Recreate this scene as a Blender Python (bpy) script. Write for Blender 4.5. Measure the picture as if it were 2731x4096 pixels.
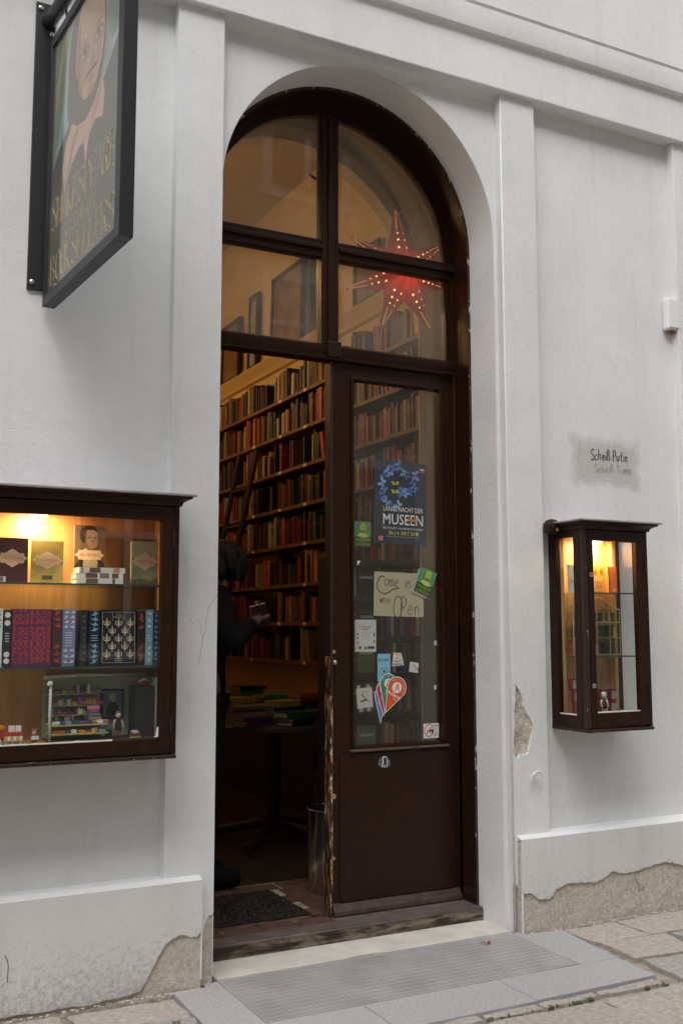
import bpy, bmesh, math, random
from mathutils import Vector, Matrix, noise
from mathutils.geometry import tessellate_polygon
R = math.radians
rnd = random.Random(7)
scene = bpy.context.scene
for o in list(bpy.data.objects): bpy.data.objects.remove(o)
COL = scene.collection

# ------------------------------------------------------------------ camera
cam_d = bpy.data.cameras.new('camera'); cam = bpy.data.objects.new('camera', cam_d); COL.objects.link(cam)
yaw, pitch, roll = .474476, .112105, -.000679
fw = Vector((math.sin(yaw)*math.cos(pitch), math.cos(yaw)*math.cos(pitch), math.sin(pitch)))
r0 = Vector((math.cos(yaw), -math.sin(yaw), 0)); u0 = r0.cross(fw)
rr = r0*math.cos(roll)+u0*math.sin(roll); uu = u0*math.cos(roll)-r0*math.sin(roll)
CAM = Vector((0, -3.75, 1.285))
m = Matrix((rr, uu, -fw)).transposed().to_4x4(); m.translation = CAM
cam.matrix_world = m
cam_d.sensor_fit = 'HORIZONTAL'; cam_d.sensor_width = 24; cam_d.lens = 4122.2/2731*24
cam_d.clip_start = .05; cam_d.clip_end = 500
scene.camera = cam

# ------------------------------------------------------------------ sky, sun, exposure
SUN_EL, SUN_AZ = 52, 211          # sun stands in front of the house, a little to its left (azimuth from +y, clockwise)
world = bpy.data.worlds.new('World'); scene.world = world; world.use_nodes = True
wn = world.node_tree; bg = wn.nodes['Background']
sky = wn.nodes.new('ShaderNodeTexSky'); sky.sky_type = 'NISHITA'; sky.sun_disc = False
sky.sun_elevation = R(SUN_EL); sky.sun_rotation = R(SUN_AZ); sky.air_density = 1.0; sky.dust_density = 4.0
hs = wn.nodes.new('ShaderNodeHueSaturation'); hs.inputs['Saturation'].default_value = .34
wn.links.new(sky.outputs[0], hs.inputs['Color']); wn.links.new(hs.outputs[0], bg.inputs[0])
bg.inputs[1].default_value = .15
sd = bpy.data.lights.new('sun', 'SUN'); sd.energy = .62; sd.angle = R(70); sd.color = (1, 1, .995)
sun = bpy.data.objects.new('sun', sd); COL.objects.link(sun)
az = R(SUN_AZ); dirv = Vector((math.sin(az)*math.cos(R(SUN_EL)), math.cos(az)*math.cos(R(SUN_EL)), math.sin(R(SUN_EL))))
sun.rotation_euler = dirv.to_track_quat('Z', 'Y').to_euler()
scene.view_settings.view_transform = 'Standard'; scene.view_settings.look = 'None'
scene.view_settings.exposure = 0.84; scene.view_settings.gamma = 1
scene.render.engine = 'CYCLES'
scene.cycles.max_bounces = 8; scene.cycles.transparent_max_bounces = 24

# ------------------------------------------------------------------ helpers
MATS = {}
def mat(name, col, rough=.6, spec=.4, metal=0, emit=None, estr=0, bump=0, bscale=80, var=0, vscale=8, bdetail=4, coat=0):
    if name in MATS: return MATS[name]
    M = bpy.data.materials.new(name); M.use_nodes = True
    nt = M.node_tree; b = nt.nodes['Principled BSDF']
    b.inputs['Base Color'].default_value = (*col, 1); b.inputs['Roughness'].default_value = rough
    b.inputs['Metallic'].default_value = metal; b.inputs['Specular IOR Level'].default_value = spec
    if coat: b.inputs['Coat Weight'].default_value = coat; b.inputs['Coat Roughness'].default_value = .15
    if emit: b.inputs['Emission Color'].default_value = (*emit, 1); b.inputs['Emission Strength'].default_value = estr
    if bump or var:
        geo = nt.nodes.new('ShaderNodeNewGeometry')
    if var:
        n = nt.nodes.new('ShaderNodeTexNoise'); n.inputs['Scale'].default_value = vscale; n.inputs['Detail'].default_value = 6
        nt.links.new(geo.outputs['Position'], n.inputs['Vector'])
        mr = nt.nodes.new('ShaderNodeMapRange'); mr.inputs[1].default_value = .3; mr.inputs[2].default_value = .7
        mr.inputs[3].default_value = 1-var; mr.inputs[4].default_value = 1+var
        nt.links.new(n.outputs[0], mr.inputs[0])
        mx = nt.nodes.new('ShaderNodeMix'); mx.data_type = 'RGBA'; mx.blend_type = 'MULTIPLY'; mx.inputs[0].default_value = 1
        mx.inputs[6].default_value = (*col, 1); nt.links.new(mr.outputs[0], mx.inputs[7])
        nt.links.new(mx.outputs[2], b.inputs['Base Color'])
    if bump:
        n2 = nt.nodes.new('ShaderNodeTexNoise'); n2.inputs['Scale'].default_value = bscale; n2.inputs['Detail'].default_value = bdetail
        nt.links.new(geo.outputs['Position'], n2.inputs['Vector'])
        bp = nt.nodes.new('ShaderNodeBump'); bp.inputs['Strength'].default_value = bump; bp.inputs['Distance'].default_value = .01
        nt.links.new(n2.outputs[0], bp.inputs['Height']); nt.links.new(bp.outputs[0], b.inputs['Normal'])
    MATS[name] = M; return M

def glass(name, tint=(1, 1, 1), ior=1.5, rough=0.0, haze=0.0):
    if name in MATS: return MATS[name]
    M = bpy.data.materials.new(name); M.use_nodes = True; nt = M.node_tree; nt.nodes.clear()
    out = nt.nodes.new('ShaderNodeOutputMaterial'); mix = nt.nodes.new('ShaderNodeMixShader')
    lw = nt.nodes.new('ShaderNodeLayerWeight'); lw.inputs[0].default_value = .5       # Schlick reflectance, the same from both sides
    pw = nt.nodes.new('ShaderNodeMath'); pw.operation = 'POWER'; nt.links.new(lw.outputs['Facing'], pw.inputs[0]); pw.inputs[1].default_value = 5
    f0 = ((ior-1)/(ior+1))**2
    fr = nt.nodes.new('ShaderNodeMath'); fr.operation = 'MULTIPLY_ADD'; nt.links.new(pw.outputs[0], fr.inputs[0]); fr.inputs[1].default_value = 1-f0; fr.inputs[2].default_value = f0
    tr = nt.nodes.new('ShaderNodeBsdfTransparent'); tr.inputs[0].default_value = (*tint, 1)
    gl = nt.nodes.new('ShaderNodeBsdfGlossy'); gl.inputs['Roughness'].default_value = rough
    nt.links.new(fr.outputs[0], mix.inputs[0]); nt.links.new(tr.outputs[0], mix.inputs[1]); nt.links.new(gl.outputs[0], mix.inputs[2])
    if haze:      # pale uneven film, paints the haze of reflections onto the pane
        df = nt.nodes.new('ShaderNodeBsdfDiffuse'); df.inputs[0].default_value = (.62, .56, .46, 1)
        geo = nt.nodes.new('ShaderNodeNewGeometry'); nz = nt.nodes.new('ShaderNodeTexNoise'); nz.inputs['Scale'].default_value = 5; nz.inputs['Detail'].default_value = 6
        nt.links.new(geo.outputs['Position'], nz.inputs['Vector']); mr = nt.nodes.new('ShaderNodeMapRange'); mr.inputs[1].default_value = .3; mr.inputs[2].default_value = .7; mr.inputs[3].default_value = haze*.6; mr.inputs[4].default_value = haze*1.4
        nt.links.new(nz.outputs[0], mr.inputs[0]); m2 = nt.nodes.new('ShaderNodeMixShader'); nt.links.new(mr.outputs[0], m2.inputs[0]); nt.links.new(mix.outputs[0], m2.inputs[1]); nt.links.new(df.outputs[0], m2.inputs[2]); mix = m2
    nt.links.new(mix.outputs[0], out.inputs[0]); MATS[name] = M; return M

def tag(o, label=None, cat=None, group=None, kind=None):
    if label: o['label'] = label
    if cat: o['category'] = cat
    if group: o['group'] = group
    if kind: o['kind'] = kind
    return o
def thing(name, label, cat, loc=(0, 0, 0), rot=(0, 0, 0), group=None):
    o = bpy.data.objects.new(name, None); COL.objects.link(o); o.location = loc; o.rotation_euler = rot
    o.empty_display_size = .1
    return tag(o, label, cat, group)
def rootof(o):
    while o.parent: o = o.parent
    return o

class MB:
    """collects geometry in world coordinates (or in the thing's own coordinates when built with local=True)"""
    def __init__(s): s.v = []; s.f = []; s.mi = []
    def add(s, vs, fs, m=0):
        k = len(s.v); s.v += [tuple(p) for p in vs]; s.f += [tuple(i+k for i in f) for f in fs]; s.mi += [m]*len(fs); return s
    def box(s, x0, x1, y0, y1, z0, z1, m=0):
        return s.add([(x0,y0,z0),(x1,y0,z0),(x1,y1,z0),(x0,y1,z0),(x0,y0,z1),(x1,y0,z1),(x1,y1,z1),(x0,y1,z1)],
                     [(0,3,2,1),(4,5,6,7),(0,1,5,4),(1,2,6,5),(2,3,7,6),(3,0,4,7)], m)
    def prism(s, pts, a, b, axis='y', m=0, caps=True, hole=None):
        """2-D outline (counter-clockwise seen from -axis) swept from a to b along an axis"""
        def P(p, t):
            return {'y': (p[0], t, p[1]), 'x': (t, p[0], p[1]), 'z': (p[0], p[1], t)}[axis]
        n = len(pts)
        if caps:
            loops = [[Vector((p[0], p[1], 0)) for p in pts]]
            allp = list(pts)
            if hole: loops.append([Vector((p[0], p[1], 0)) for p in hole]); allp += list(hole)
            tri = tessellate_polygon(loops)
            s.add([P(p, a) for p in allp], [t for t in tri], m)
            s.add([P(p, b) for p in allp], [tuple(reversed(t)) for t in tri], m)
        for loop in ([pts]+([hole] if hole else [])):
            n = len(loop)
            s.add([P(p, a) for p in loop]+[P(p, b) for p in loop], [(i, (i+1) % n, n+(i+1) % n, n+i) for i in range(n)], m)
        return s
    def tube(s, path, r, n=6, m=0, flat=1.0, cap=True):
        path = [Vector(p) for p in path]; k = len(s.v); N = len(path)
        rs = r if isinstance(r, (list, tuple)) else [r]*N
        for i, p in enumerate(path):
            d = (path[min(i+1, N-1)]-path[max(i-1, 0)])
            if d.length < 1e-9: d = Vector((0, 0, 1))
            d.normalize()
            up = Vector((0, 1, 0)) if abs(d.y) < .9 else Vector((1, 0, 0))
            a = d.cross(up).normalized(); b = d.cross(a).normalized()
            for j in range(n):
                t = 2*math.pi*j/n
                s.v.append(tuple(p+a*math.cos(t)*rs[i]+b*math.sin(t)*rs[i]*flat))
        for i in range(N-1):
            for j in range(n):
                s.f.append((k+i*n+j, k+i*n+(j+1) % n, k+(i+1)*n+(j+1) % n, k+(i+1)*n+j)); s.mi.append(m)
        if cap:
            s.f.append(tuple(k+j for j in reversed(range(n)))); s.mi.append(m)
            s.f.append(tuple(k+(N-1)*n+j for j in range(n))); s.mi.append(m)
        return s
    def lathe(s, prof, c, n=20, m=0, axis='z'):
        k = len(s.v)
        for (r, h) in prof:
            for j in range(n):
                t = 2*math.pi*j/n
                if axis == 'z': s.v.append((c[0]+r*math.cos(t), c[1]+r*math.sin(t), c[2]+h))
                else: s.v.append((c[0]+r*math.cos(t), c[1]+h, c[2]+r*math.sin(t)))
        for i in range(len(prof)-1):
            for j in range(n):
                s.f.append((k+i*n+j, k+i*n+(j+1) % n, k+(i+1)*n+(j+1) % n, k+(i+1)*n+j)); s.mi.append(m)
        s.f.append(tuple(k+j for j in reversed(range(n)))); s.mi.append(m)
        s.f.append(tuple(k+(len(prof)-1)*n+j for j in range(n))); s.mi.append(m)
        return s
    def ball(s, c, r, m=0, nu=12, nv=8, sc=(1, 1, 1)):
        k = len(s.v)
        for i in range(nv+1):
            ph = math.pi*i/nv
            for j in range(nu):
                t = 2*math.pi*j/nu
                s.v.append((c[0]+r*sc[0]*math.sin(ph)*math.cos(t), c[1]+r*sc[1]*math.sin(ph)*math.sin(t), c[2]+r*sc[2]*math.cos(ph)))
        for i in range(nv):
            for j in range(nu):
                s.f.append((k+i*nu+j, k+(i+1)*nu+j, k+(i+1)*nu+(j+1) % nu, k+i*nu+(j+1) % nu)); s.mi.append(m)
        return s
    def build(s, name, mats, parent=None, bevel=0, smooth=False, kind=None, label=None, local=False, recalc=True):
        if not isinstance(mats, (list, tuple)): mats = [mats]
        off = Vector((0, 0, 0))
        if parent and not local: off = rootof(parent).location
        me = bpy.data.meshes.new(name)
        me.from_pydata([(p[0]-off[0], p[1]-off[1], p[2]-off[2]) for p in s.v], [], s.f)
        for M in mats: me.materials.append(M)
        me.polygons.foreach_set('material_index', s.mi)
        bm = bmesh.new(); bm.from_mesh(me)
        bmesh.ops.remove_doubles(bm, verts=bm.verts, dist=1e-6)
        bmesh.ops.dissolve_degenerate(bm, edges=bm.edges, dist=1e-7)
        if recalc: bmesh.ops.recalc_face_normals(bm, faces=bm.faces)
        bm.to_mesh(me); bm.free()
        if smooth:
            me.polygons.foreach_set('use_smooth', [True]*len(me.polygons))
            if smooth != 'all': me.set_sharp_from_angle(angle=R(38))
        me.update()
        o = bpy.data.objects.new(name, me); COL.objects.link(o)
        if parent: o.parent = parent
        if bevel:
            bv = o.modifiers.new('bevel', 'BEVEL'); bv.width = bevel; bv.segments = 2; bv.limit_method = 'ANGLE'; bv.angle_limit = R(50)
        if kind: o['kind'] = kind
        if label: o['label'] = label
        return o
def bx(name, x0, x1, y0, y1, z0, z1, M, parent=None, bevel=0, **k):
    return MB().box(x0, x1, y0, y1, z0, z1).build(name, M, parent, bevel, **k)

def arc(cx, cz, r, a0, a1, n, rz=None):
    rz = rz or r
    return [(cx+r*math.cos(R(a0+(a1-a0)*i/n)), cz+rz*math.sin(R(a0+(a1-a0)*i/n))) for i in range(n+1)]

# printed lettering (built-in font) laid in the x-z plane at depth y
def textmesh(body, size=1.0, align='CENTER', bold=0):
    cu = bpy.data.curves.new('t', 'FONT'); cu.body = body; cu.size = size; cu.align_x = align; cu.align_y = 'BOTTOM_BASELINE'
    cu.resolution_u = 2; cu.offset = bold
    o = bpy.data.objects.new('t', cu); COL.objects.link(o)
    dg = bpy.context.evaluated_depsgraph_get(); me = o.evaluated_get(dg).to_mesh()
    vs = [tuple(v.co) for v in me.vertices]; fs = [tuple(p.vertices) for p in me.polygons]
    o.evaluated_get(dg).to_mesh_clear(); bpy.data.objects.remove(o); bpy.data.curves.remove(cu)
    return vs, fs
def lettering(body, x, z, y, size, M, parent, width=None, height=None, bold=0, rot=0, align='CENTER', name='lettering', local=False, mirror=1):
    vs, fs = textmesh(body, 1.0, align, bold)
    if not vs: return None
    x0 = min(v[0] for v in vs); x1 = max(v[0] for v in vs); h = max(v[1] for v in vs)
    sx = sy = size
    if width: sx = width/(x1-x0)
    if height: sy = height/h
    cr, sr = math.cos(rot), math.sin(rot)
    mb = MB(); P = []
    cx = (x0+x1)/2 if align == 'CENTER' else x0
    for v in vs:
        a = (v[0]-cx)*sx*mirror; b = v[1]*sy
        P.append((x+a*cr-b*sr, y, z+a*sr+b*cr))
    mb.add(P, fs); return mb.build(name, M, parent, local=local, recalc=False)
# handwriting: a small stroke alphabet, each stroke a flattened round line
def circ(cx, cy, rx, ry, a0=90, a1=450, n=14): return [(cx+rx*math.cos(R(a0+(a1-a0)*i/n)), cy+ry*math.sin(R(a0+(a1-a0)*i/n))) for i in range(n+1)]
G = {
'S': [[(.8,.88),(.58,1),(.3,.95),(.16,.76),(.3,.57),(.62,.45),(.8,.25),(.62,.04),(.3,0),(.1,.12)]],
'c': [[(.68,.42),(.45,.5),(.2,.4),(.12,.22),(.25,.03),(.5,0),(.7,.1)]],
'h': [[(.15,1),(.15,0)],[(.15,.3),(.4,.5),(.6,.42),(.63,0)]],
'e': [[(.15,.27),(.66,.3),(.58,.46),(.4,.5),(.18,.38),(.15,.15),(.35,0),(.64,.08)]],
'i': [[(.25,.5),(.25,0)],[(.25,.68),(.28,.73)]],
'ß': [[(.15,0),(.15,.8),(.35,1),(.6,.9),(.55,.65),(.35,.55),(.65,.4),(.68,.12),(.4,0)]],
'P': [[(.15,0),(.15,1),(.55,.97),(.7,.75),(.5,.52),(.15,.5)]],
'u': [[(.12,.5),(.15,.1),(.35,0),(.58,.12),(.63,.5),(.64,0)]],
't': [[(.35,.85),(.35,.1),(.5,0),(.62,.05)],[(.1,.5),(.62,.52)]],
'n': [[(.15,.5),(.15,0)],[(.15,.3),(.35,.5),(.58,.42),(.63,0)]],
'T': [[(.05,1),(.82,1)],[(.43,1),(.43,0)]],
'r': [[(.15,.5),(.15,0)],[(.15,.3),(.35,.48),(.52,.45)]],
'm': [[(.1,.5),(.1,0)],[(.1,.3),(.3,.5),(.42,.4),(.42,0)],[(.42,.3),(.6,.5),(.74,.4),(.74,0)]],
'p': [[(.15,.5),(.15,-.35)],[(.15,.4),(.45,.5),(.62,.3),(.48,.03),(.15,.1)]],
'o': [circ(.38,.25,.26,.25)], 'w': [[(.05,.5),(.2,0),(.4,.4),(.58,0),(.74,.5)]], ',': [[(.2,.05),(.12,-.15)]], "'": [[(.2,1),(.15,.8)]],
'O': [circ(.45,.5,.36,.5)], 'C': [[(.78,.85),(.5,1),(.2,.8),(.1,.45),(.25,.1),(.55,0),(.8,.15)]],
'H': [[(.12,1),(.12,0)],[(.7,1),(.7,0)],[(.12,.52),(.7,.52)]], 'A': [[(.05,0),(.42,1),(.78,0)],[(.2,.36),(.64,.36)]],
'K': [[(.12,1),(.12,0)],[(.68,1),(.14,.48),(.7,0)]], 'E': [[(.68,1),(.12,1),(.12,0),(.7,0)],[(.12,.52),(.56,.52)]],
'R': [[(.12,0),(.12,1),(.55,.97),(.66,.76),(.5,.54),(.12,.5)],[(.4,.52),(.7,0)]],
'&': [[(.75,0),(.25,.72),(.35,1),(.55,.85),(.15,.3),(.3,0),(.55,.05),(.72,.35)]],
'M': [[(.08,0),(.12,1),(.42,.35),(.72,1),(.78,0)]], 'N': [[(.12,0),(.12,1),(.66,0),(.66,1)]],
'Y': [[(.08,1),(.4,.5),(.7,1)],[(.4,.5),(.4,0)]], 'B': [[(.12,0),(.12,1),(.52,.95),(.58,.72),(.4,.54),(.12,.52)],[(.4,.54),(.68,.36),(.62,.08),(.4,0),(.12,0)]],
'L': [[(.12,1),(.12,0),(.68,0)]], ' ': []}
WID = {'i': .45, ',': .35, "'": .3, ' ': .55, 'm': .9, 'r': .6, 't': .7, 'w': .85}
def smooth2(pl, n=3):
    if len(pl) < 3: return pl
    out = []
    for i in range(len(pl)-1):
        p0 = pl[max(i-1, 0)]; p1 = pl[i]; p2 = pl[i+1]; p3 = pl[min(i+2, len(pl)-1)]
        for k in range(n):
            t = k/n
            out.append(tuple(.5*((2*p1[j])+(-p0[j]+p2[j])*t+(2*p0[j]-5*p1[j]+4*p2[j]-p3[j])*t*t+(-p0[j]+3*p1[j]-3*p2[j]+p3[j])*t**3) for j in (0, 1)))
    return out+[pl[-1]]
def handwriting(body, f, h, w, thick, M, parent, name='handwriting', jit=.03, spacing=1.0, seed=1, local=False, curvy=True):
    """f maps (along, up) in metres to a 3-D point; w is the letter width unit"""
    q = random.Random(seed); mb = MB(); x = 0
    for ch in body:
        for pl in G.get(ch, []):
            pl = smooth2(pl) if curvy else pl
            dx, dy = q.uniform(-jit, jit), q.uniform(-jit, jit)
            mb.tube([f(x+(p[0]+dx+.06*p[1])*w, (p[1]+dy)*h) for p in pl], thick*q.uniform(.8, 1.15), 6, flat=.3)
        x += WID.get(ch, .85)*w*spacing
    return mb.build(name, M, parent, local=local)
# ------------------------------------------------------------------ materials of the setting
def plaster(name, base=(.772, .782, .785), dirt=.5, soil=.0):
    M = mat(name, base, rough=.85, spec=.2); nt = M.node_tree; b = nt.nodes['Principled BSDF']; L = nt.links.new
    geo = nt.nodes.new('ShaderNodeNewGeometry'); pos = geo.outputs['Position']
    def N(scale, detail=5, vec=None, rough=.55):
        n = nt.nodes.new('ShaderNodeTexNoise'); n.inputs['Scale'].default_value = scale; n.inputs['Detail'].default_value = detail
        n.inputs['Roughness'].default_value = rough; L(vec or pos, n.inputs['Vector']); return n.outputs[0]
    def MR(src, a, c, d, e):
        r = nt.nodes.new('ShaderNodeMapRange'); r.inputs[1].default_value = a; r.inputs[2].default_value = c; r.inputs[3].default_value = d; r.inputs[4].default_value = e
        L(src, r.inputs[0]); return r.outputs[0]
    def MULT(c1, f):
        x = nt.nodes.new('ShaderNodeMix'); x.data_type = 'RGBA'; x.blend_type = 'MULTIPLY'; x.inputs[0].default_value = 1
        if isinstance(c1, tuple): x.inputs[6].default_value = (*c1, 1)
        else: L(c1, x.inputs[6])
        L(f, x.inputs[7]); return x.outputs[2]
    c = MULT(base, MR(N(2.2, 6), .3, .7, .915, 1.03))
    c = MULT(c, MR(N(23, 5), .25, .6, .965, 1.0))
    # rain streaks and grime with shapes of their own
    mp = nt.nodes.new('ShaderNodeMapping'); mp.inputs['Scale'].default_value = (14, 14, .9); L(pos, mp.inputs['Vector'])
    st = MR(N(1.0, 4, mp.outputs[0]), .56, .8, 0, dirt*.45)
    mx = nt.nodes.new('ShaderNodeMix'); mx.data_type = 'RGBA'; L(st, mx.inputs[0]); L(c, mx.inputs[6]); mx.inputs[7].default_value = (.50, .46, .40, 1)
    c = mx.outputs[2]
    if soil:   # splashed dirt on the plinth
        sp = nt.nodes.new('ShaderNodeSeparateXYZ'); L(pos, sp.inputs[0])
        low = MR(sp.outputs[2], .0, .30, .15, -.08)
        ad = nt.nodes.new('ShaderNodeMath'); ad.operation = 'ADD'; L(N(48, 9, None, .78), ad.inputs[0]); L(low, ad.inputs[1])
        am = MR(ad.outputs[0], .52, .74, 0, soil)
        mx = nt.nodes.new('ShaderNodeMix'); mx.data_type = 'RGBA'; L(am, mx.inputs[0]); L(c, mx.inputs[6]); mx.inputs[7].default_value = (.23, .20, .17, 1)
        c = mx.outputs[2]
    L(c, b.inputs['Base Color'])
    h = nt.nodes.new('ShaderNodeMath'); h.operation = 'MULTIPLY_ADD'; L(N(130, 5), h.inputs[0]); h.inputs[1].default_value = .8; L(MR(N(38, 4), 0, 1, 0, .8), h.inputs[2])
    bp = nt.nodes.new('ShaderNodeBump'); h2 = nt.nodes.new('ShaderNodeMath'); h2.operation = 'MULTIPLY_ADD'; mp2 = nt.nodes.new('ShaderNodeMapping'); mp2.inputs['Scale'].default_value = (2.2, 2.2, 3.6); L(pos, mp2.inputs['Vector']); L(N(1, 3, mp2.outputs[0]), h2.inputs[0]); h2.inputs[1].default_value = .9; L(h.outputs[0], h2.inputs[2]); h = h2
    bp.inputs['Strength'].default_value = .5; bp.inputs['Distance'].default_value = .0042
    L(h.outputs[0], bp.inputs['Height']); L(bp.outputs[0], b.inputs['Normal']); return M
M_white = plaster('white_plaster')
M_plinth = plaster('plinth_plaster', (.72, .715, .695), .8, .62)
M_reveal = plaster('smooth_reveal_plaster', (.79, .79, .79), .2)
M_render = mat('bare_render', (.56, .505, .44), rough=.95, spec=.1, bump=.6, bscale=170, var=.2, vscale=60, bdetail=6)
M_lime = mat('limestone', (.60, .57, .52), rough=.85, spec=.25, bump=.3, bscale=60, var=.12, vscale=9)
M_granite = mat('grey_granite', (.41, .405, .40), rough=.8, spec=.3, bump=.35, bscale=200, var=.16, vscale=110)
M_flags = [mat('flagstone_%d' % i, c, rough=.8, spec=.3, bump=.6, bscale=80, var=.2, vscale=48, bdetail=8) for i, c in
           enumerate([(.37, .345, .32), (.41, .37, .33), (.35, .335, .32), (.42, .38, .335)])]
M_mortar = mat('sandy_mortar', (.38, .33, .265), rough=.95, bump=.8, bscale=120, var=.3, vscale=20)
M_brown = mat('dark_brown_paint', (.023, .0080, .0038), rough=.36, spec=.25, bump=.12, bscale=70, var=.25, vscale=30)
M_moss = mat('moss', (.09, .12, .045), rough=.95)

def chipped(name, under=(.42, .22, .07), lo=.52, hi=.56, sc=(60, 60, 9), third=(.55, .52, .47)):
    M = mat(name, (.023, .0080, .0038), rough=.42); nt = M.node_tree; b = nt.nodes['Principled BSDF']; L = nt.links.new
    geo = nt.nodes.new('ShaderNodeNewGeometry'); mp = nt.nodes.new('ShaderNodeMapping'); mp.inputs['Scale'].default_value = sc; L(geo.outputs['Position'], mp.inputs['Vector'])
    n = nt.nodes.new('ShaderNodeTexNoise'); n.inputs['Scale'].default_value = 1; n.inputs['Detail'].default_value = 5; n.inputs['Roughness'].default_value = .65; L(mp.outputs[0], n.inputs['Vector'])
    r = nt.nodes.new('ShaderNodeMapRange'); r.inputs[1].default_value = lo; r.inputs[2].default_value = hi; L(n.outputs[0], r.inputs[0])
    n2 = nt.nodes.new('ShaderNodeTexNoise'); n2.inputs['Scale'].default_value = 31; L(geo.outputs['Position'], n2.inputs['Vector'])
    r2 = nt.nodes.new('ShaderNodeMapRange'); r2.inputs[1].default_value = .56; r2.inputs[2].default_value = .6; L(n2.outputs[0], r2.inputs[0])
    x = nt.nodes.new('ShaderNodeMix'); x.data_type = 'RGBA'; L(r2.outputs[0], x.inputs[0]); x.inputs[6].default_value = (*under, 1); x.inputs[7].default_value = (*third, 1)
    y = nt.nodes.new('ShaderNodeMix'); y.data_type = 'RGBA'; L(r.outputs[0], y.inputs[0]); y.inputs[6].default_value = (.030, .0165, .0125, 1); L(x.outputs[2], y.inputs[7])
    L(y.outputs[2], b.inputs['Base Color'])
    bp = nt.nodes.new('ShaderNodeBump'); bp.inputs['Strength'].default_value = .5; bp.inputs['Distance'].default_value = .002; bp.invert = True
    L(r.outputs[0], bp.inputs['Height']); L(bp.outputs[0], b.inputs['Normal']); return M
M_chip_edge = chipped('chipped_door_edge', lo=.52, hi=.54)
M_chip_jamb = chipped('chipped_frame_edge', under=(.50, .46, .40), lo=.585, hi=.62, sc=(46, 46, 18), third=(.40, .22, .08))
M_chip_sill = chipped('worn_sill_wood', under=(.23, .19, .13), lo=.44, hi=.62, sc=(7, 30, 40), third=(.14, .13, .09))
M_sill_top = mat('worn_sill_top', (.13, .105, .092), rough=.42, spec=.5, bump=.2, bscale=40, var=.35, vscale=16)
M_pane = glass('door_glass', (.93, .94, .92), haze=.022)  # with a faint painted haze
M_fan = glass('hazed_fanlight_glass', (.92, .92, .88), haze=.085)  # pale film painted in for the fanlight's hazy reflections
M_case_glass = glass('showcase_glass', (.97, .985, .98))

# ------------------------------------------------------------------ ground
ground = bx('ground', -60, 60, -60, .2, -.6, -.022, M_mortar); tag(ground, kind='structure')
pav = bpy.data.objects.new('pavement', None); COL.objects.link(pav); tag(pav, kind='structure')
def stone(poly, z, M, name='paving_stone', rag=.006, seed=0, depth=.05, lip=.006):
    q = random.Random(seed); pts = []
    n = len(poly)
    for i in range(n):
        a = Vector(poly[i]); b = Vector(poly[(i+1) % n]); k = max(2, int((b-a).length/.05)) if rag > .001 else 1
        for j in range(k):
            p = a.lerp(b, j/k); o = noise.noise(Vector((p.x*9, p.y*9, seed)))*rag*2
            d = (b-a).normalized(); pts.append((p.x-d.y*o+q.uniform(-1, 1)*rag*.4, p.y+d.x*o+q.uniform(-1, 1)*rag*.4))
    c = Vector((sum(p[0] for p in pts)/len(pts), sum(p[1] for p in pts)/len(pts)))
    mb = MB(); n = len(pts)
    inn = []
    for p in pts:
        v = c-Vector(p); inn.append(tuple(Vector(p)+v.normalized()*min(lip, v.length*.3)))
    zz = lambda p: z+.0025*noise.noise(Vector((p[0]*4, p[1]*4, seed)))
    mb.add([(p[0], p[1], z-depth) for p in pts]+[(p[0], p[1], z-lip*.55) for p in pts]+[(p[0], p[1], zz(p)) for p in inn],
           [(i, (i+1) % n, n+(i+1) % n, n+i) for i in range(n)]+[(n+i, n+(i+1) % n, 2*n+(i+1) % n, 2*n+i) for i in range(n)])
    tri = tessellate_polygon([[Vector((p[0], p[1], 0)) for p in inn]])
    mb.add([(p[0], p[1], zz(p)) for p in inn], tri)
    return mb.build(name, M, pav)
# granite border of the entrance grating
GR = [[(1.21, -.70), (1.392, -.70), (1.392, -.045), (1.335, -.045), (1.335, -.083), (1.21, -.083)],
      [(1.394, -.737), (1.752, -.737), (1.752, -.497), (1.394, -.497)], [(1.756, -.737), (2.308, -.737), (2.308, -.497), (1.756, -.497)],
      [(2.312, -.733), (2.868, -.722), (2.879, -.503), (2.312, -.497)],
      [(2.706, -.499), (2.881, -.499), (2.926, -.112), (2.752, -.090), (2.745, -.048), (2.706, -.048)]]
for i, p in enumerate(GR): stone(p, .0005, M_granite, 'granite_slab', .0008, i+50, lip=.002)
# the limestone slab in front of the threshold
mb = MB(); q = random.Random(3)
edge = [(2.715-1.32*i/30, -.036+.006*noise.noise(Vector((i*.7, 3, 1)))+(.012 if 14 < i < 18 else 0)) for i in range(31)]
mb.prism([(1.396, .20), (2.715, .20)]+edge, -.04, .003, 'z'); mb.build('limestone_slab', M_lime, pav, bevel=.004)
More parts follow.
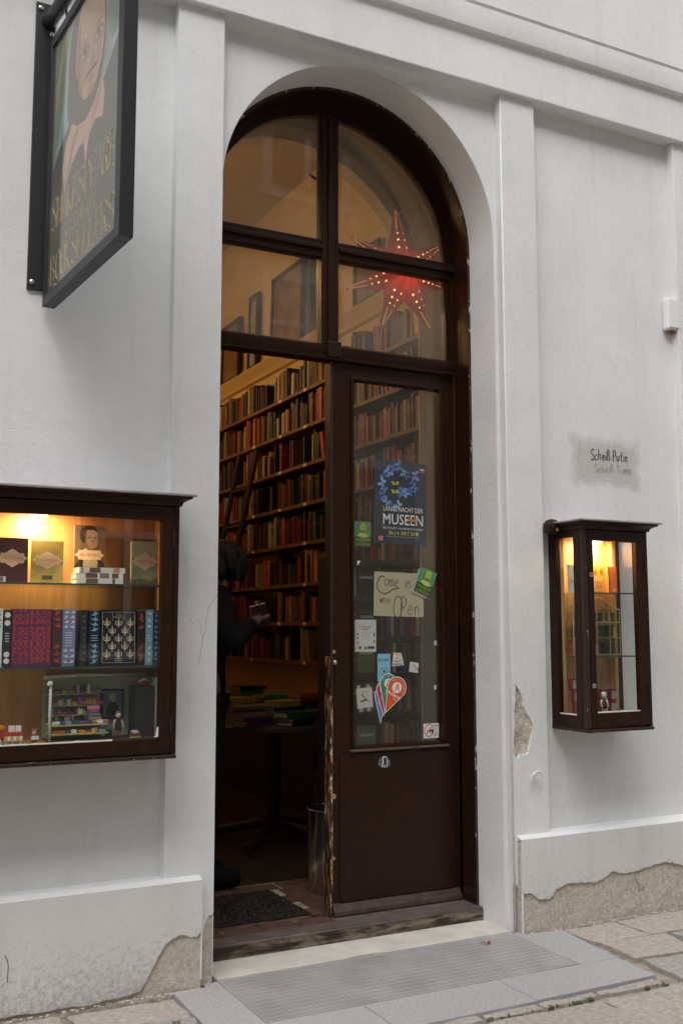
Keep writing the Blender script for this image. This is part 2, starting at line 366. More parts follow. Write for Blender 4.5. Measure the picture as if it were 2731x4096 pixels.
# irregular flagstones
def breaks(a, b, w, q):
    xs = [a]
    while xs[-1] < b: xs.append(xs[-1]+w*q.uniform(.7, 1.35))
    return xs
def jit(x, y, s=.05): return (x+s*noise.noise(Vector((x*3.1, y*3.3, 5.5))), y+s*noise.noise(Vector((x*2.9, y*3.7, 9.5))))
def rows(x0, x1, ys, w, seed, clipx0=None, clipx1=None):
    q = random.Random(seed)
    for r in range(len(ys)-1):
        xs = breaks(x0, x1, w, q)
        for i in range(len(xs)-1):
            g = .011
            a = [(xs[i]+g, ys[r]-g), (xs[i+1]-g, ys[r]-g), (xs[i+1]-g, ys[r+1]+g), (xs[i]+g, ys[r+1]+g)]
            sk = q.uniform(-.05, .05)
            a = [jit(*a[0]), jit(*a[1]), jit(a[2][0]+sk, a[2][1]), jit(a[3][0]+sk*.6, a[3][1])]
            if clipx0 is not None: a = [(max(p[0], clipx0), p[1]) for p in a]
            if clipx1 is not None: a = [(min(p[0], clipx1), p[1]) for p in a]
            a = [(p[0], min(p[1], -.105)) for p in a]
            if max(p[0] for p in a)-min(p[0] for p in a) < .05: continue
            stone(a, -.002+q.uniform(-.005, .004), q.choice(M_flags), 'flagstone', .008, seed*100+r*17+i)
rows(-.9, 1.2, [-.09, -.30, -.55, -.80], .34, 4, clipx1=1.203)
rows(2.93, 5.6, [-.09, -.33, -.58, -.80], .36, 8, clipx0=2.93)
rows(-.6, 5.2, [-.80, -1.10, -1.42, -1.75], .40, 12)
# narrow rough strip of stone and moss in the joint in front of the slabs
mb = MB()
q = random.Random(11)
for i in range(75):
    x = q.uniform(1.9, 2.85); y = -.785+.02*noise.noise(Vector((x*5, 0, 2)))+q.uniform(-.012, .012)
    if noise.noise(Vector((x*4, 7, 1))) < -.05: continue
    mb.ball((x, y, -.012), q.uniform(.004, .009), nu=6, nv=4, sc=(1.3, 1.1, .8))
o = mb.build('joint_moss', M_moss, pav, smooth='all', kind='stuff')
for i, (xa, xb) in enumerate([(1.40, 1.74), (1.75, 2.06), (2.07, 2.30), (2.31, 2.55), (2.56, 2.84)]):
    stone([(xa, -.775-.008*(i % 2)), (xb, -.778-.006*(i % 3)), (xb-.003, -.741), (xa+.003, -.741)], -.006, M_flags[3 if i % 2 else 1], 'edge_stone', .006, 80+i)

# entrance grating: aluminium ribs over a dark pit
gr = thing('entrance_grating', 'ribbed metal shoe-scraper grating let into the ground before the door', 'grating', (2.05, -.27, 0))
M_alu = mat('aluminium_rib', (.54, .53, .53), rough=.5, metal=.3, var=.12, vscale=6)
bx('pit', 1.396, 2.703, -.495, -.040, -.022, -.018, mat('grate_dark', (.03, .028, .027), .9), gr)
mb = MB()
for i in range(40):
    y = -.492+i*.01135; mb.box(1.399, 2.700, y, y+.0066, -.012, .0015+.0004*((i*7) % 3))
mb.build('ribs', M_alu, gr, kind='stuff')
mb = MB()
for i in range(5): x = 1.50+i*.27; mb.box(x, x+.003, -.4915, -.0425, -.0125, -.009)
mb.build('cross_bars', M_alu, gr, kind='stuff')
mb = MB(); mb.box(1.3945, 1.3985, -.496, -.038, -.02, .003); mb.box(2.7005, 2.7045, -.496, -.038, -.02, .003); mb.box(1.3985, 2.7005, -.4965, -.4935, -.02, .003); mb.build('rim', M_alu, gr)
q = random.Random(5); mb = MB()
for t in range(5):
    a = t*1.2; mb.add([(2.52, -.13, .004), (2.52+.022*math.cos(a), -.13+.022*math.sin(a), .006), (2.52+.026*math.cos(a+.5), -.13+.026*math.sin(a+.5), .012)], [(0, 1, 2)])
tag(mb.build('dry_leaf', mat('dry_leaf', (.16, .07, .03), .8)), 'small curled brown dry leaf lying on the metal grating', 'leaf')

# ------------------------------------------------------------------ the building front
bld = thing('building', 'white plastered old building front with arched dark brown shop doorway', 'building', (2.05, 0, 0))
CX, ZS, RO = 2.05, 3.055, .662
XL, XR = CX-RO, CX+RO
ar = arc(CX, ZS, RO, 0, 180, 48)
# plain wall field (plane y=0) with the arched opening
mb = MB(); n = len(ar)
mb.box(-6, XL-.0008, 0, .06, -.1, 9).box(XR+.0008, 9, 0, .06, -.1, 9)
top = [(XR+(XL-XR)*i/(n-1), 9) for i in range(n)]
mb.add([(p[0], 0, p[1]) for p in ar]+[(p[0], 0, p[1]) for p in top], [(i, i+1, n+i+1, n+i) for i in range(n-1)])
mb.build('wall', M_white, bld)
# reveal of the doorway (curved soffit and both jambs)
prof = [(XR, -.05)]+ar+[(XL, -.05)]
mb = MB(); n = len(prof)
pe = [(XR+.004, -.05)]+[(CX+(RO+.004)*math.cos(R(180*i/48)), ZS+(RO+.004)*math.sin(R(180*i/48))) for i in range(49)]+[(XL-.004, -.05)]
rings = [[(p[0], -.0007, p[1]) for p in pe], [(p[0], .0035, p[1]) for p in prof], [(p[0], .196, p[1]) for p in prof]]
mb.add(rings[0]+rings[1]+rings[2], [(k*n+i, k*n+i+1, (k+1)*n+i+1, (k+1)*n+i) for k in (0, 1) for i in range(n-1)])
mb.build('door_reveal', M_reveal, bld, smooth=True, recalc=False)
# outer masonry behind the reveal keeps light out
mb = MB()
for sgn in (1,):
    pr2 = [(XR+.001, -.05)]+[(CX+(RO+.001)*math.cos(R(180*i/48)), ZS+(RO+.001)*math.sin(R(180*i/48))) for i in range(49)]+[(XL-.001, -.05)]
    pr3 = [(XR+.25, -.05)]+[(CX+(RO+.25)*math.cos(R(180*i/48)), ZS+(RO+.25)*math.sin(R(180*i/48))) for i in range(49)]+[(XL-.25, -.05)]
    n = len(pr2); mb.add([(p[0], .3, p[1]) for p in pr2]+[(p[0], .3, p[1]) for p in pr3], [(i, i+1, n+i+1, n+i) for i in range(n-1)])
mb.build('masonry', M_render, bld)

def ragged(pts, amp=.004, step=.012, seed=0):
    out = []
    for i in range(len(pts)-1):
        a = Vector(pts[i]); b = Vector(pts[i+1]); k = max(1, int((b-a).length/step))
        for j in range(k):
            p = a.lerp(b, j/k); t = Vector((p.x*60, p.y*60, seed))
            out.append((p.x+amp*noise.noise(t)*1.4, p.y+amp*noise.noise(t+Vector((31, 7, 3)))*1.4))
    return out+[tuple(pts[-1])]
def rough_patch(name, x0, x1, z0, z1, y, parent, M=M_render, amp=.004, step=.008, seed=0):
    nx = max(2, int((x1-x0)/step)); nz = max(2, int((z1-z0)/step)); mb = MB(); V = []
    for j in range(nz+1):
        for i in range(nx+1):
            x = x0+(x1-x0)*i/nx; z = z0+(z1-z0)*j/nz
            d = amp*(noise.noise(Vector((x*16, z*16, seed)))+.5*noise.noise(Vector((x*41, z*41, seed+3))))
            V.append((x, y-d, z))
    mb.add(V, [(j*(nx+1)+i, j*(nx+1)+i+1, (j+1)*(nx+1)+i+1, (j+1)*(nx+1)+i) for j in range(nz) for i in range(nx)])
    return mb.build(name, M, parent, smooth='all')

PY = -.05   # face of the pilasters
# left pilaster: solid core, painted coat broken away at the foot
pl = bx('pilaster', 1.18, 1.372, PY+.008, .02, -.05, 3.76, M_white, bld)
foot = ragged([(1.3285, .17), (1.336, .20), (1.345, .225), (1.352, .235), (1.356, .24), (1.3695, .24)], .003, .006, 2)
mb = MB(); mb.prism([(1.1802, 3.7545), (1.1802, .05), (1.3285, .05)]+foot+[(1.3718, .25), (1.3718, 3.7545)], PY, PY+.0078, 'y'); mb.build('painted_coat', M_white, pl)
mb = MB(); mb.box(1.3695, 1.3718, PY+.0005, PY+.0075, .03, .2395); mb.build('corner_bead', M_white, pl)
rough_patch('bare_patch', 1.318, 1.369, -.01, .26, PY+.0055, pl, seed=4, amp=.002)
# right pilaster with the broken hole
pr = bx('pilaster', 2.728, 2.92, PY+.016, .02, -.05, 3.76, M_white, bld)
hole = ragged([(2.752, 1.045), (2.770, 1.018), (2.785, .99), (2.793, .965), (2.790, .945), (2.806, .92), (2.826, .895), (2.840, .868), (2.842, .835), (2.826, .79), (2.818, .745), (2.79, .735), (2.766, .735), (2.752, .715), (2.742, .74), (2.7335, .755), (2.737, .79), (2.742, .83), (2.744, .86), (2.741, .90), (2.748, .96), (2.750, 1.0), (2.752, 1.045)], .003, .007, 9)[:-1]
cut = ragged([(2.7285, .205), (2.735, .19), (2.742, .20), (2.748, .17)], .004, .006, 12)
mb = MB(); mb.prism([(2.7282, 3.7545)]+[(2.7282, .3)]+cut+[(2.75, .05), (2.9198, .05), (2.9198, 3.7545)], PY, PY+.0158, 'y', hole=hole); mb.build('painted_coat', M_white, pr)
rough_patch('bare_patch', 2.73, 2.846, .70, 1.05, PY+.011, pr, M=mat('pale_bare_plaster', (.55, .50, .43), .95, .1, bump=.9, bscale=120, var=.2, vscale=40), amp=.007, step=.005, seed=8)
rough_patch('bare_patch', 2.729, 2.76, -.01, .21, PY+.012, pr, seed=5)
mb = MB(); mb.tube([(2.731, PY+.004, .0), (2.7305, PY+.004, 1.4), (2.731, PY+.004, 3.73)], .0045, 8); mb.build('corner_bead', M_white, pr, smooth='all')
# far right pilaster
pf = bx('pilaster', 3.80, 4.0, PY, .02, -.05, 3.7545, M_white, bld, bevel=.004)
bx('pilaster', -.9, -.7, PY, .02, -.05, 3.7545, M_white, bld, bevel=.004)
# plinths: rough core, thick painted coat with a ragged lower edge, sloped top
def plinth(x0, x1, low, holeL=None, seed=0, zt=.380):
    p = MB().box(x0, x1, -.0725, .01, -.05, zt-.012).build('plinth', M_render, bld)
    rough_patch('bare_patch', x0+.001, x1-.001, -.03, .26, -.0735, p, seed=seed, amp=.0028, step=.007)
    mb = MB(); mb.prism(low+[(x1, zt), (x0, zt)], -.0825, -.0727, 'y'); mb.build('painted_coat', M_plinth, p)
    mb = MB(); mb.prism([(-.0822, zt+.0002), (-.0825, zt-.008), (.02, zt-.008), (.02, zt+.016), (-.050, zt+.012)], x0, x1, 'x'); mb.build('plinth_top', M_white, p, bevel=.004)
    return p
lowL = [(-6, -.02)]+ragged([(-1, .004), (0, .0), (.6, .012), (.9, .006), (1.098, .020)], .004, .02, 3)[:-1]+ragged([(1.098, .027), (1.125, .075), (1.150, .12), (1.181, .17), (1.207, .186), (1.241, .197), (1.276, .182), (1.300, .179), (1.318, .201)], .005, .008, 6)
lowL = [(x, z) for x, z in lowL if x <= 1.318]; lowL[-1] = (1.318, .201)
plinth(-6, 1.318, lowL, seed=1, zt=.376)
lowR = ragged([(2.745, .164), (2.793, .162), (2.825, .133), (2.888, .128), (2.927, .163), (2.987, .183), (3.065, .178), (3.144, .166), (3.212, .192), (3.235, .206), (3.307, .19), (3.372, .192), (3.428, .2), (3.495, .21), (3.543, .213), (3.601, .207), (3.666, .186), (3.9, .17), (4.4, .12), (9, .1)], .006, .008, 8)
lowR[0] = (2.745, .166); lowR[-1] = (9, .1)
pR = plinth(2.745, 9, lowR, seed=2, zt=.386)
mb = MB(); mb.box(2.7445, 2.7495, -.0815, -.073, .0, .1665); mb.build('corner_bead', M_white, pR)
mb = MB(); mb.box(1.3145, 1.3185, -.0815, -.073, .03, .2005); mb.build('corner_bead', M_white, bld)
# crumbs of mortar along the foot of the wall
mb = MB(); q = random.Random(21)
for i in range(260):
    x = q.choice([q.uniform(.4, 1.37), q.uniform(2.74, 4)]); yb = -.086 if (x < 1.318 or x > 2.745) else -.052
    mb.ball((x, yb-abs(q.gauss(0, .012)), .001), q.uniform(.002, .007), nu=5, nv=3, sc=(1.4, 1, .6))
tag(mb.build('mortar_crumbs', M_render), 'mortar crumbs fallen along the foot of the wall', 'rubble', kind='stuff')

# architrave band, mouldings and upper wall, running the whole front
mb = MB(); mb.prism([(-.078, 3.754), (-.078, 3.972), (.02, 3.972), (.02, 3.754)], -6, 9, 'x'); ab = mb.build('architrave', M_white, bld, bevel=.006)
cav = [(-.0775, 3.968)]+[(-.078-.016*(1-math.cos(R(90*i/8))), 3.968+.030*math.sin(R(90*i/8))) for i in range(1, 9)]+[(-.104, 4.001), (-.106, 4.008), (-.106, 4.112), (.02, 4.112), (.02, 3.968)]
mb = MB(); mb.prism(cav, -6, 9, 'x'); mb.build('moulding', M_white, ab, smooth=True)
mb = MB(); mb.prism([(-.095, 4.1125), (-.098, 4.122), (-.106, 4.130), (.02, 4.130), (.02, 4.1125)], -6, 9, 'x'); mb.build('moulding', M_white, ab, smooth=True)
bx('upper_wall', -6, 9, -.1065, .02, 4.1305, 9, M_white, bld)
# small cavetto under the band, only over the doorway bay
cv = [(.005, 3.722)]+[(.0-.045*(1-math.cos(R(90*i/8))), 3.722+.034*math.sin(R(90*i/8))) for i in range(9)]+[(.005, 3.757)]
mb = MB(); mb.prism(cv, 1.3725, 2.7275, 'x'); mb.build('bay_moulding', M_white, bld, smooth=True)

# hairline cracks
M_crack = mat('crack_dark', (.18, .17, .16), .9)
def crack(pts, y, par, seed=1, r=.0007):
    p = ragged(pts, .004, .02, seed); mb = MB(); mb.tube([(a, y, b) for a, b in p], r, 5); mb.build('crack', M_crack, par)
crack([(1.372, 1.41), (1.352, 1.39), (1.335, 1.36), (1.325, 1.28), (1.312, 1.22), (1.30, 1.15)], PY, bld, 1)
crack([(1.262, 1.34), (1.275, 1.30), (1.30, 1.32), (1.315, 1.25)], PY, bld, 2, .0005)
crack([(.63, .21), (.645, .17), (.642, .12)], -.0826, bld, 3, .0018)
crack([(3.37, .17), (3.40, .13), (3.39, .10), (3.43, .12)], -.077, bld, 5, .0012)

# cleaned-off patch of grey wash with two scrawled lines
M_wash = mat('grey_wash', (.63, .605, .57), .9, .15); nt = M_wash.node_tree; L = nt.links.new
tc = nt.nodes.new('ShaderNodeTexCoord'); sx = nt.nodes.new('ShaderNodeSeparateXYZ'); L(tc.outputs['Generated'], sx.inputs[0])
def _m(op, p, q_=None):
    n = nt.nodes.new('ShaderNodeMath'); n.operation = op
    for k_, v in enumerate((p, q_)):
        if v is None: continue
        if isinstance(v, (int, float)): n.inputs[k_].default_value = v
        else: L(v, n.inputs[k_])
    return n.outputs[0]
geo = nt.nodes.new('ShaderNodeNewGeometry'); nz = nt.nodes.new('ShaderNodeTexNoise'); nz.inputs['Scale'].default_value = 11; nz.inputs['Detail'].default_value = 6; L(geo.outputs['Position'], nz.inputs['Vector'])
dx = _m('MULTIPLY', _m('MINIMUM', sx.outputs[0], _m('SUBTRACT', 1, sx.outputs[0])), 1.6); dz = _m('MINIMUM', sx.outputs[2], _m('SUBTRACT', 1, sx.outputs[2]))
ed = _m('ADD', _m('MINIMUM', dx, dz), _m('MULTIPLY', _m('SUBTRACT', nz.outputs[0], .5), .34))
mr = nt.nodes.new('ShaderNodeMapRange'); mr.inputs[1].default_value = .02; mr.inputs[2].default_value = .24; mr.inputs[4].default_value = .5; L(ed, mr.inputs[0])
L(mr.outputs[0], nt.nodes['Principled BSDF'].inputs['Alpha'])
o1 = [(3.115, 2.205), (3.115, 1.925), (3.575, 1.925), (3.575, 2.205)]
wash = MB().add([(p[0], -.0012, p[1]) for p in o1], [(0, 1, 2, 3)]).build('paint_patch', M_wash, bld)
M_ink = mat('black_marker', (.05, .045, .045), .7); M_ink2 = mat('thin_marker', (.22, .20, .19), .8)
handwriting('Scheiß Putin', lambda a, b: (3.252+a, -.0022, 2.076+b+a*.03), .052, .0257, .0024, M_ink, wash, jit=.05, seed=3)
handwriting('Scheiß Trump', lambda a, b: (3.270+a, -.0022, 2.020+b+a*.02), .040, .0252, .0012, M_ink2, wash, jit=.05, seed=4)

# white box, hook
t = thing('alarm_box', 'small white plastic box screwed high on the wall beside the far pilaster', 'box', (3.785, -.02, 2.85))
M_pl = mat('white_plastic', (.80, .80, .79), .35)
bx('housing', 3.737, 3.818, -.045, -.0015, 2.768, 2.93, M_pl, t, bevel=.01); bx('cover', 3.742, 3.813, -.0515, -.046, 2.776, 2.922, M_pl, t, bevel=.004)
bx('cable_gland', 3.76, 3.79, -.032, -.008, 2.752, 2.7675, mat('rusty', (.25, .13, .07), .8), t)
t = thing('wall_hook', 'white painted bent iron hook sticking out of the right pilaster', 'hook', (2.837, PY, .648))
mb = MB(); mb.tube([(2.837, PY+.004, .648), (2.835, PY-.03, .650)], .005, 8); mb.build('shank', M_white, t, smooth=True)
mb = MB(); mb.tube([(2.812+.02*1.3*math.cos(R(a))+.022, PY-.032-.003*math.sin(R(a)), .643+.022*math.sin(R(a))) for a in range(-20, 215, 15)], .0055, 8); mb.build('hook_bend', M_white, t, smooth=True)

# ------------------------------------------------------------------ wooden door frame, fanlight and open door
YF, YS = .196, .318     # front edge of the lining, front of the fanlight sash
fr = MB()
lin = [(XR-.002, .05)]+[(CX+(RO-.002)*math.cos(R(180*i/48)), ZS+(RO-.002)*math.sin(R(180*i/48))) for i in range(49)]+[(XL+.002, .05)]
def offs(k, dz=0): return [(CX+RO-k, .05)]+[(CX+(RO-k)*math.cos(R(180*i/48)), ZS+dz+(RO-k)*math.sin(R(180*i/48))) for i in range(49)]+[(CX-RO+k, .05)]
A, B = lin, offs(.014)
n = len(A)
fr.add([(p[0], YF, p[1]) for p in A]+[(p[0], YF, p[1]) for p in B], [(i, i+1, n+i+1, n+i) for i in range(n-1)])
fr.add([(p[0], YF, p[1]) for p in B]+[(p[0], YS, p[1]) for p in B], [(i, i+1, n+i+1, n+i) for i in range(n-1)])
dframe = fr.build('door_frame', M_brown, bld, smooth=True, recalc=False)
mb = MB(); A2, B2 = offs(.0005), offs(.013)   # chipped outer edge strip
mb.add([(p[0], YF-.0025, p[1]) for p in A2]+[(p[0], YF-.0025, p[1]) for p in B2], [(i, i+1, n+i+1, n+i) for i in range(n-1)])
mb.add([(p[0], YF-.0025, p[1]) for p in B2]+[(p[0], YF+.03, p[1]) for p in B2], [(i, i+1, n+i+1, n+i) for i in range(n-1)])
mb.build('frame_edge', M_chip_jamb, dframe, smooth=True, recalc=False)
# sash ring of the fanlight
def ring_part(name, ri, ro, z0, y0, y1, dz=0, M=M_brown, par=dframe):
    o = [(CX+ro, z0)]+[(CX+ro*math.cos(R(180*i/40)), ZS+ro*math.sin(R(180*i/40))) for i in range(41)]+[(CX-ro, z0)]
    i_ = [(CX+ri, z0)]+[(CX+ri*math.cos(R(180*i/40)), ZS+dz+ri*math.sin(R(180*i/40))) for i in range(41)]+[(CX-ri, z0)]
    mb = MB(); n = len(o)
    mb.add([(p[0], y0, p[1]) for p in o]+[(p[0], y0, p[1]) for p in i_]+[(p[0], y1, p[1]) for p in i_]+[(p[0], y1, p[1]) for p in o],
           [(k, k+1, n+k+1, n+k) for k in range(n-1)]+[(n+k, n+k+1, 2*n+k+1, 2*n+k) for k in range(n-1)]+[(2*n+k, 2*n+k+1, 3*n+k+1, 3*n+k) for k in range(n-1)])
    return mb.build(name, M, par, smooth=True, recalc=False)
ring_part('fanlight_sash', .628, .660, 2.55, YS, .375, -.018)
ring_part('sash_bead', .612, .6285, 2.55, YS+.012, .37, -.020)
XM0, XM1 = 1.988, 2.074
bx('mullion', XM0, XM1, YS-.006, .376, 2.556, 3.66, M_brown, dframe, bevel=.006)
bx('mullion_bead', XM0+.028, XM1-.028, YS-.018, YS-.0065, 2.57, 3.64, M_brown, dframe, bevel=.005)
for xa, xb in ((1.40, XM0-.001), (XM1+.001, 2.70)):
    bx('glazing_bar', xa, xb, YS-.004, .374, 2.962, 3.046, M_brown, dframe, bevel=.006)
    bx('bar_bead', xa, xb, YS-.022, YS-.0045, 2.995, 3.018, M_brown, dframe, bevel=.006)
mb = MB(); prf = [(.376, 2.487), (.300, 2.487), (.296, 2.497), (.304, 2.505), (.292, 2.522), (.290, 2.545), (.306, 2.552), (.318, 2.560), (.376, 2.562)]
mb.prism(prf, 1.392, 2.708, 'x'); mb.build('transom_beam', M_brown, dframe, smooth=True)
bx('transom_block', 2.003, 2.072, .280, .2985, 2.494, 2.567, M_brown, dframe, bevel=.006)
for nm, x0, x1, zz in (('l', 1.40, XM0, 0), ('r', XM1, 2.70, 0)):
    bx('glass_pane', x0, x1, .345, .349, 2.562, 2.962, M_fan, dframe)
    cx = [(p[0], p[1]) for p in arc(CX, ZS-.019, .627, 0, 180, 40)]
    seg = [p for p in cx if (p[0] < XM0 if nm == 'l' else p[0] > XM1) and p[1] > 3.046]
    if nm == 'l':
        xt = XM0; zt = ZS-.019+math.sqrt(.627**2-(xt-CX)**2); poly = [(1.424, 3.046), (XM0, 3.046), (XM0, zt)]+[p for p in seg]
    else:
        xt = XM1; zt = ZS-.019+math.sqrt(.627**2-(xt-CX)**2); poly = [(XM1, 3.046), (2.676, 3.046)]+[p for p in seg]+[(XM1, zt)]
    mb = MB(); mb.prism(poly, .345, .349, 'y'); mb.build('glass_pane', M_fan, dframe)

# right-hand door leaf (closed) - the left one stands open out of sight
LX0, LX1, LY0, LY1 = 2.034, 2.700, .326, .368
door = MB()
door.box(LX0+.012, 2.151, LY0, LY1, .046, 2.482).box(2.612, LX1, LY0, LY1, .046, 2.482).box(2.151, 2.612, LY0, LY1, 2.412, 2.482).box(2.151, 2.612, LY0, LY1, .046, .766)
dr = door.build('door', M_brown, bld)
bx('meeting_edge', LX0-.001, LX0+.0118, LY0-.012, LY1+.004, .044, 1.16, M_chip_edge, dr, bevel=.003)
bx('meeting_edge', LX0-.001, LX0+.0118, LY0-.012, LY1+.004, 1.1605, 2.482, chipped('lightly_chipped_edge', lo=.66, hi=.69), dr, bevel=.003)
for (a, b_, c, d) in ((2.139, 2.152, .768, 2.424), (2.611, 2.630, .768, 2.424), (2.1525, 2.6105, 2.411, 2.424), (2.1525, 2.6105, .756, .7685)):
    bx('glazing_bead', a, b_, LY0-.012, LY0+.012, c, d, M_brown, dr, bevel=.004)
bx('glazing_sill', 2.130, 2.640, LY0-.020, LY0-.0005, .744, .7555, mat('worn_brown_top', (.10, .068, .05), .5, var=.4, vscale=30), dr, bevel=.003)
bx('glass_pane', 2.150, 2.613, .346, .350, .765, 2.413, M_pane, dr)
bx('panel', 2.082, 2.672, LY0-.006, LY0+.002, .112, .738, M_brown, dr, bevel=.003)
mb = MB(); mb.prism([(.326, .112), (.300, .082), (.296, .066), (.326, .060)], 2.046, 2.694, 'x'); mb.build('kick_moulding', mat('scuffed_brown', (.055, .036, .03), .4, bump=.15, bscale=40, var=.4, vscale=25), dr)
for z, r_ in ((.56, .012), (.30, .008), (1.18, .009)):
    mb = MB(); mb.lathe([(r_, 0), (r_*.9, -.004), (r_*.3, -.005)], (LX0+.02, LY0, z), 12, axis='y'); mb.build('screw_head', mat('ochre_filler', (.42, .25, .09), .7), dr)
mb = MB(); mb.lathe([(.012, 0), (.012, -.012), (.007, -.02), (.002, -.022)], (LX0+.02, LY0-.002, 1.135), 14, axis='y'); mb.build('latch_knob', mat('worn_steel', (.5, .47, .45), .3, metal=.9), dr, smooth=True)
bx('meeting_edge', 2.698, 2.704, LY0-.028, LY0-.012, .05, 1.3, M_chip_edge, dr)
# left-hand leaf, folded back into the shop
ol = MB(); ol.box(1.345, 1.385, .402, .50, .07, 2.482).box(1.345, 1.385, .93, 1.03, .07, 2.482).box(1.345, 1.385, .50, .93, 2.41, 2.482).box(1.345, 1.385, .50, .93, .07, .766)
ol = ol.build('door', M_brown, bld); bx('glass_pane', 1.363, 1.367, .50, .93, .766, 2.41, M_pane, ol)
# sill / threshold
sill = MB().prism([(.160, .004), (.158, .05), (.166, .056), (.40, .061), (.40, -.03), (.19, -.03), (.19, .004)], 1.390, 2.709, 'x').build('threshold', M_chip_sill, bld, bevel=.002)
bx('sill_tread', 1.392, 2.0335, .1665, .252, .0565, .0605, M_sill_top, sill); bx('sill_tread', 2.034, 2.707, .1665, .325, .0565, .0605, M_sill_top, sill)
mb = MB(); mb.tube([(1.393, .1625, .0555), (2.0, .1625, .0550), (2.706, .1625, .0555)], .005, 8); mb.build('nosing', M_sill_top, sill, smooth='all')
# ------------------------------------------------------------------ the shop interior
M_ochre = mat('ochre_wall_paint', (.60, .46, .23), .8, .2, bump=.15, bscale=30, var=.1, vscale=3)
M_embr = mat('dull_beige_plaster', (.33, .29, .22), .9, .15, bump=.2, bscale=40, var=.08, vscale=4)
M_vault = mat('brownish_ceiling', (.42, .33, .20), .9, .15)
M_shelf = mat('oiled_shelf_wood', (.15, .068, .027), .5, .35, bump=.1, bscale=40, var=.3, vscale=10)
M_darkwood = mat('dark_wood', (.028, .015, .009), .5, .3, var=.3, vscale=12)
M_floor = mat('dark_floor_boards', (.03, .018, .011), .45, .4, bump=.2, bscale=14, var=.35, vscale=8)
M_brick = mat('worn_floor_brick', (.10, .055, .042), .7, .3, bump=.4, bscale=60, var=.3, vscale=18)
FZ = .06
o = bx('shop_floor', -2.2, 3.3, .37, 6.1, -.2, FZ-.004, M_mortar); tag(o, kind='structure')
i = 0
for r_ in range(27):        # floor boards beyond the brick apron
    x0 = -2.0+.19*r_+.004
    if x0 > 3.1: break
    bx('floor_board', x0, x0+.183, 1.0, 6.0, FZ-.0035, FZ+.002*((r_*5) % 3)/3, M_floor, o)
def brick(x0, x1, y0, y1, k): bx('floor_brick', x0+.005, x1-.005, y0+.005, y1-.005, FZ-.012, FZ+.0015*((k*7) % 3), M_brick, o, bevel=.004)
for k in range(4): brick(1.385+k*.163, 1.385+(k+1)*.163, .2535, .378, k)
k = 4
for rr_, y0 in enumerate((.38, .50, .62, .74)):
    for c_ in range(3): brick(1.985+c_*.235+(rr_ % 2)*.04, 1.985+(c_+1)*.235+(rr_ % 2)*.04, y0, y0+.12, k); k += 1
for c_ in range(7): brick(1.35+c_*.235, 1.35+(c_+1)*.235, .865, .985, k); k += 1
room = bpy.data.objects.new('shop_walls', None); COL.objects.link(room); tag(room, kind='structure')
bx('side_wall', 3.2, 3.3, .80, 6.1, -.1, 4.8, M_ochre, room); bx('side_wall', -2.2, -2.1, .80, 6.1, -.1, 4.8, M_ochre, room)
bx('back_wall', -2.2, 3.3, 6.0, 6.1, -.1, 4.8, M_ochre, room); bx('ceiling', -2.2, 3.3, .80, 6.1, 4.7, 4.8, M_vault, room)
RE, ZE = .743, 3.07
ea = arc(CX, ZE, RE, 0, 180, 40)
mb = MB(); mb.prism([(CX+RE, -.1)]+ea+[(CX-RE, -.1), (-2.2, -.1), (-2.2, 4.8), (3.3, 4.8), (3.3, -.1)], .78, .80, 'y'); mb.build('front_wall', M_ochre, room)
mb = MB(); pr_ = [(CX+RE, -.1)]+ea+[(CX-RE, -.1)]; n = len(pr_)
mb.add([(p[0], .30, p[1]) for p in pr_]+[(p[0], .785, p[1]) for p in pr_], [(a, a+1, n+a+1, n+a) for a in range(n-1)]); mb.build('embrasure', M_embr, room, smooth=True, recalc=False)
mb = MB(); oo = arc(CX, ZE+.01, RE+.02, 0, 180, 40); ii = arc(CX, ZE-.052, RE-.016, 0, 180, 40); n = len(oo)
mb.add([(p[0], .801, p[1]) for p in oo]+[(p[0], .801, p[1]) for p in ii]+[(p[0], .90, p[1]) for p in ii]+[(p[0], .90, p[1]) for p in oo],
       [(a, a+1, n+a+1, n+a) for a in range(n-1)]+[(n+a, n+a+1, 2*n+a+1, 2*n+a) for a in range(n-1)]+[(2*n+a, 2*n+a+1, 3*n+a+1, 3*n+a) for a in range(n-1)])
mb.build('arch_rib', M_ochre, room, smooth=True, recalc=False)
mb = MB(); mb.prism([(3.20, 3.30), (3.17, 3.31), (3.155, 3.345), (3.11, 3.372), (3.095, 3.395), (3.20, 3.40)], .82, 5.98, 'y'); mb.build('cornice', mat('pale_ochre_cornice', (.66, .48, .22), .7), room, smooth=True)
# pendant lamps over the aisle
def lamp(x, y, z, w, label):
    t = thing('pendant_lamp', label, 'lamp', (x, y, z), group='pendant lamps over the shop aisle')
    MB().tube([(x, y, z+.16), (x, y, 4.70)], .004, 6).build('cord', M_darkwood, t)
    MB().lathe([(.02, .07), (.028, .10), (.022, .16)], (x, y, z), 16).build('lamp_cap', M_darkwood, t, smooth=True)
    MB().ball((x, y, z), .075, nu=20, nv=12).build('globe', mat('warm_globe', (1, .7, .35), emit=(1, .6, .25), estr=6), t, smooth='all')
    MB().lathe([(.02, -.21), (.10, -.20), (.138, -.17), (.145, -.15), (.135, -.165), (.095, -.192), (.02, -.202)], (x, y, z), 24).build('added_bowl', mat('bowl_metal', (.3, .22, .12), .4, metal=.6), t, smooth=True)  # unseen bowl, added to keep lamp light off the lower room
    ld = bpy.data.lights.new('lamp_light', 'POINT'); ld.energy = w; ld.color = (1, .57, .225); ld.shadow_soft_size = .08
    lo = bpy.data.objects.new('lamp_light', ld); COL.objects.link(lo); lo.parent = t
LAMPW = 84
lamp(1.60, 1.75, 3.4, LAMPW*.8, 'glass globe pendant lamp hanging over the book table inside the shop')
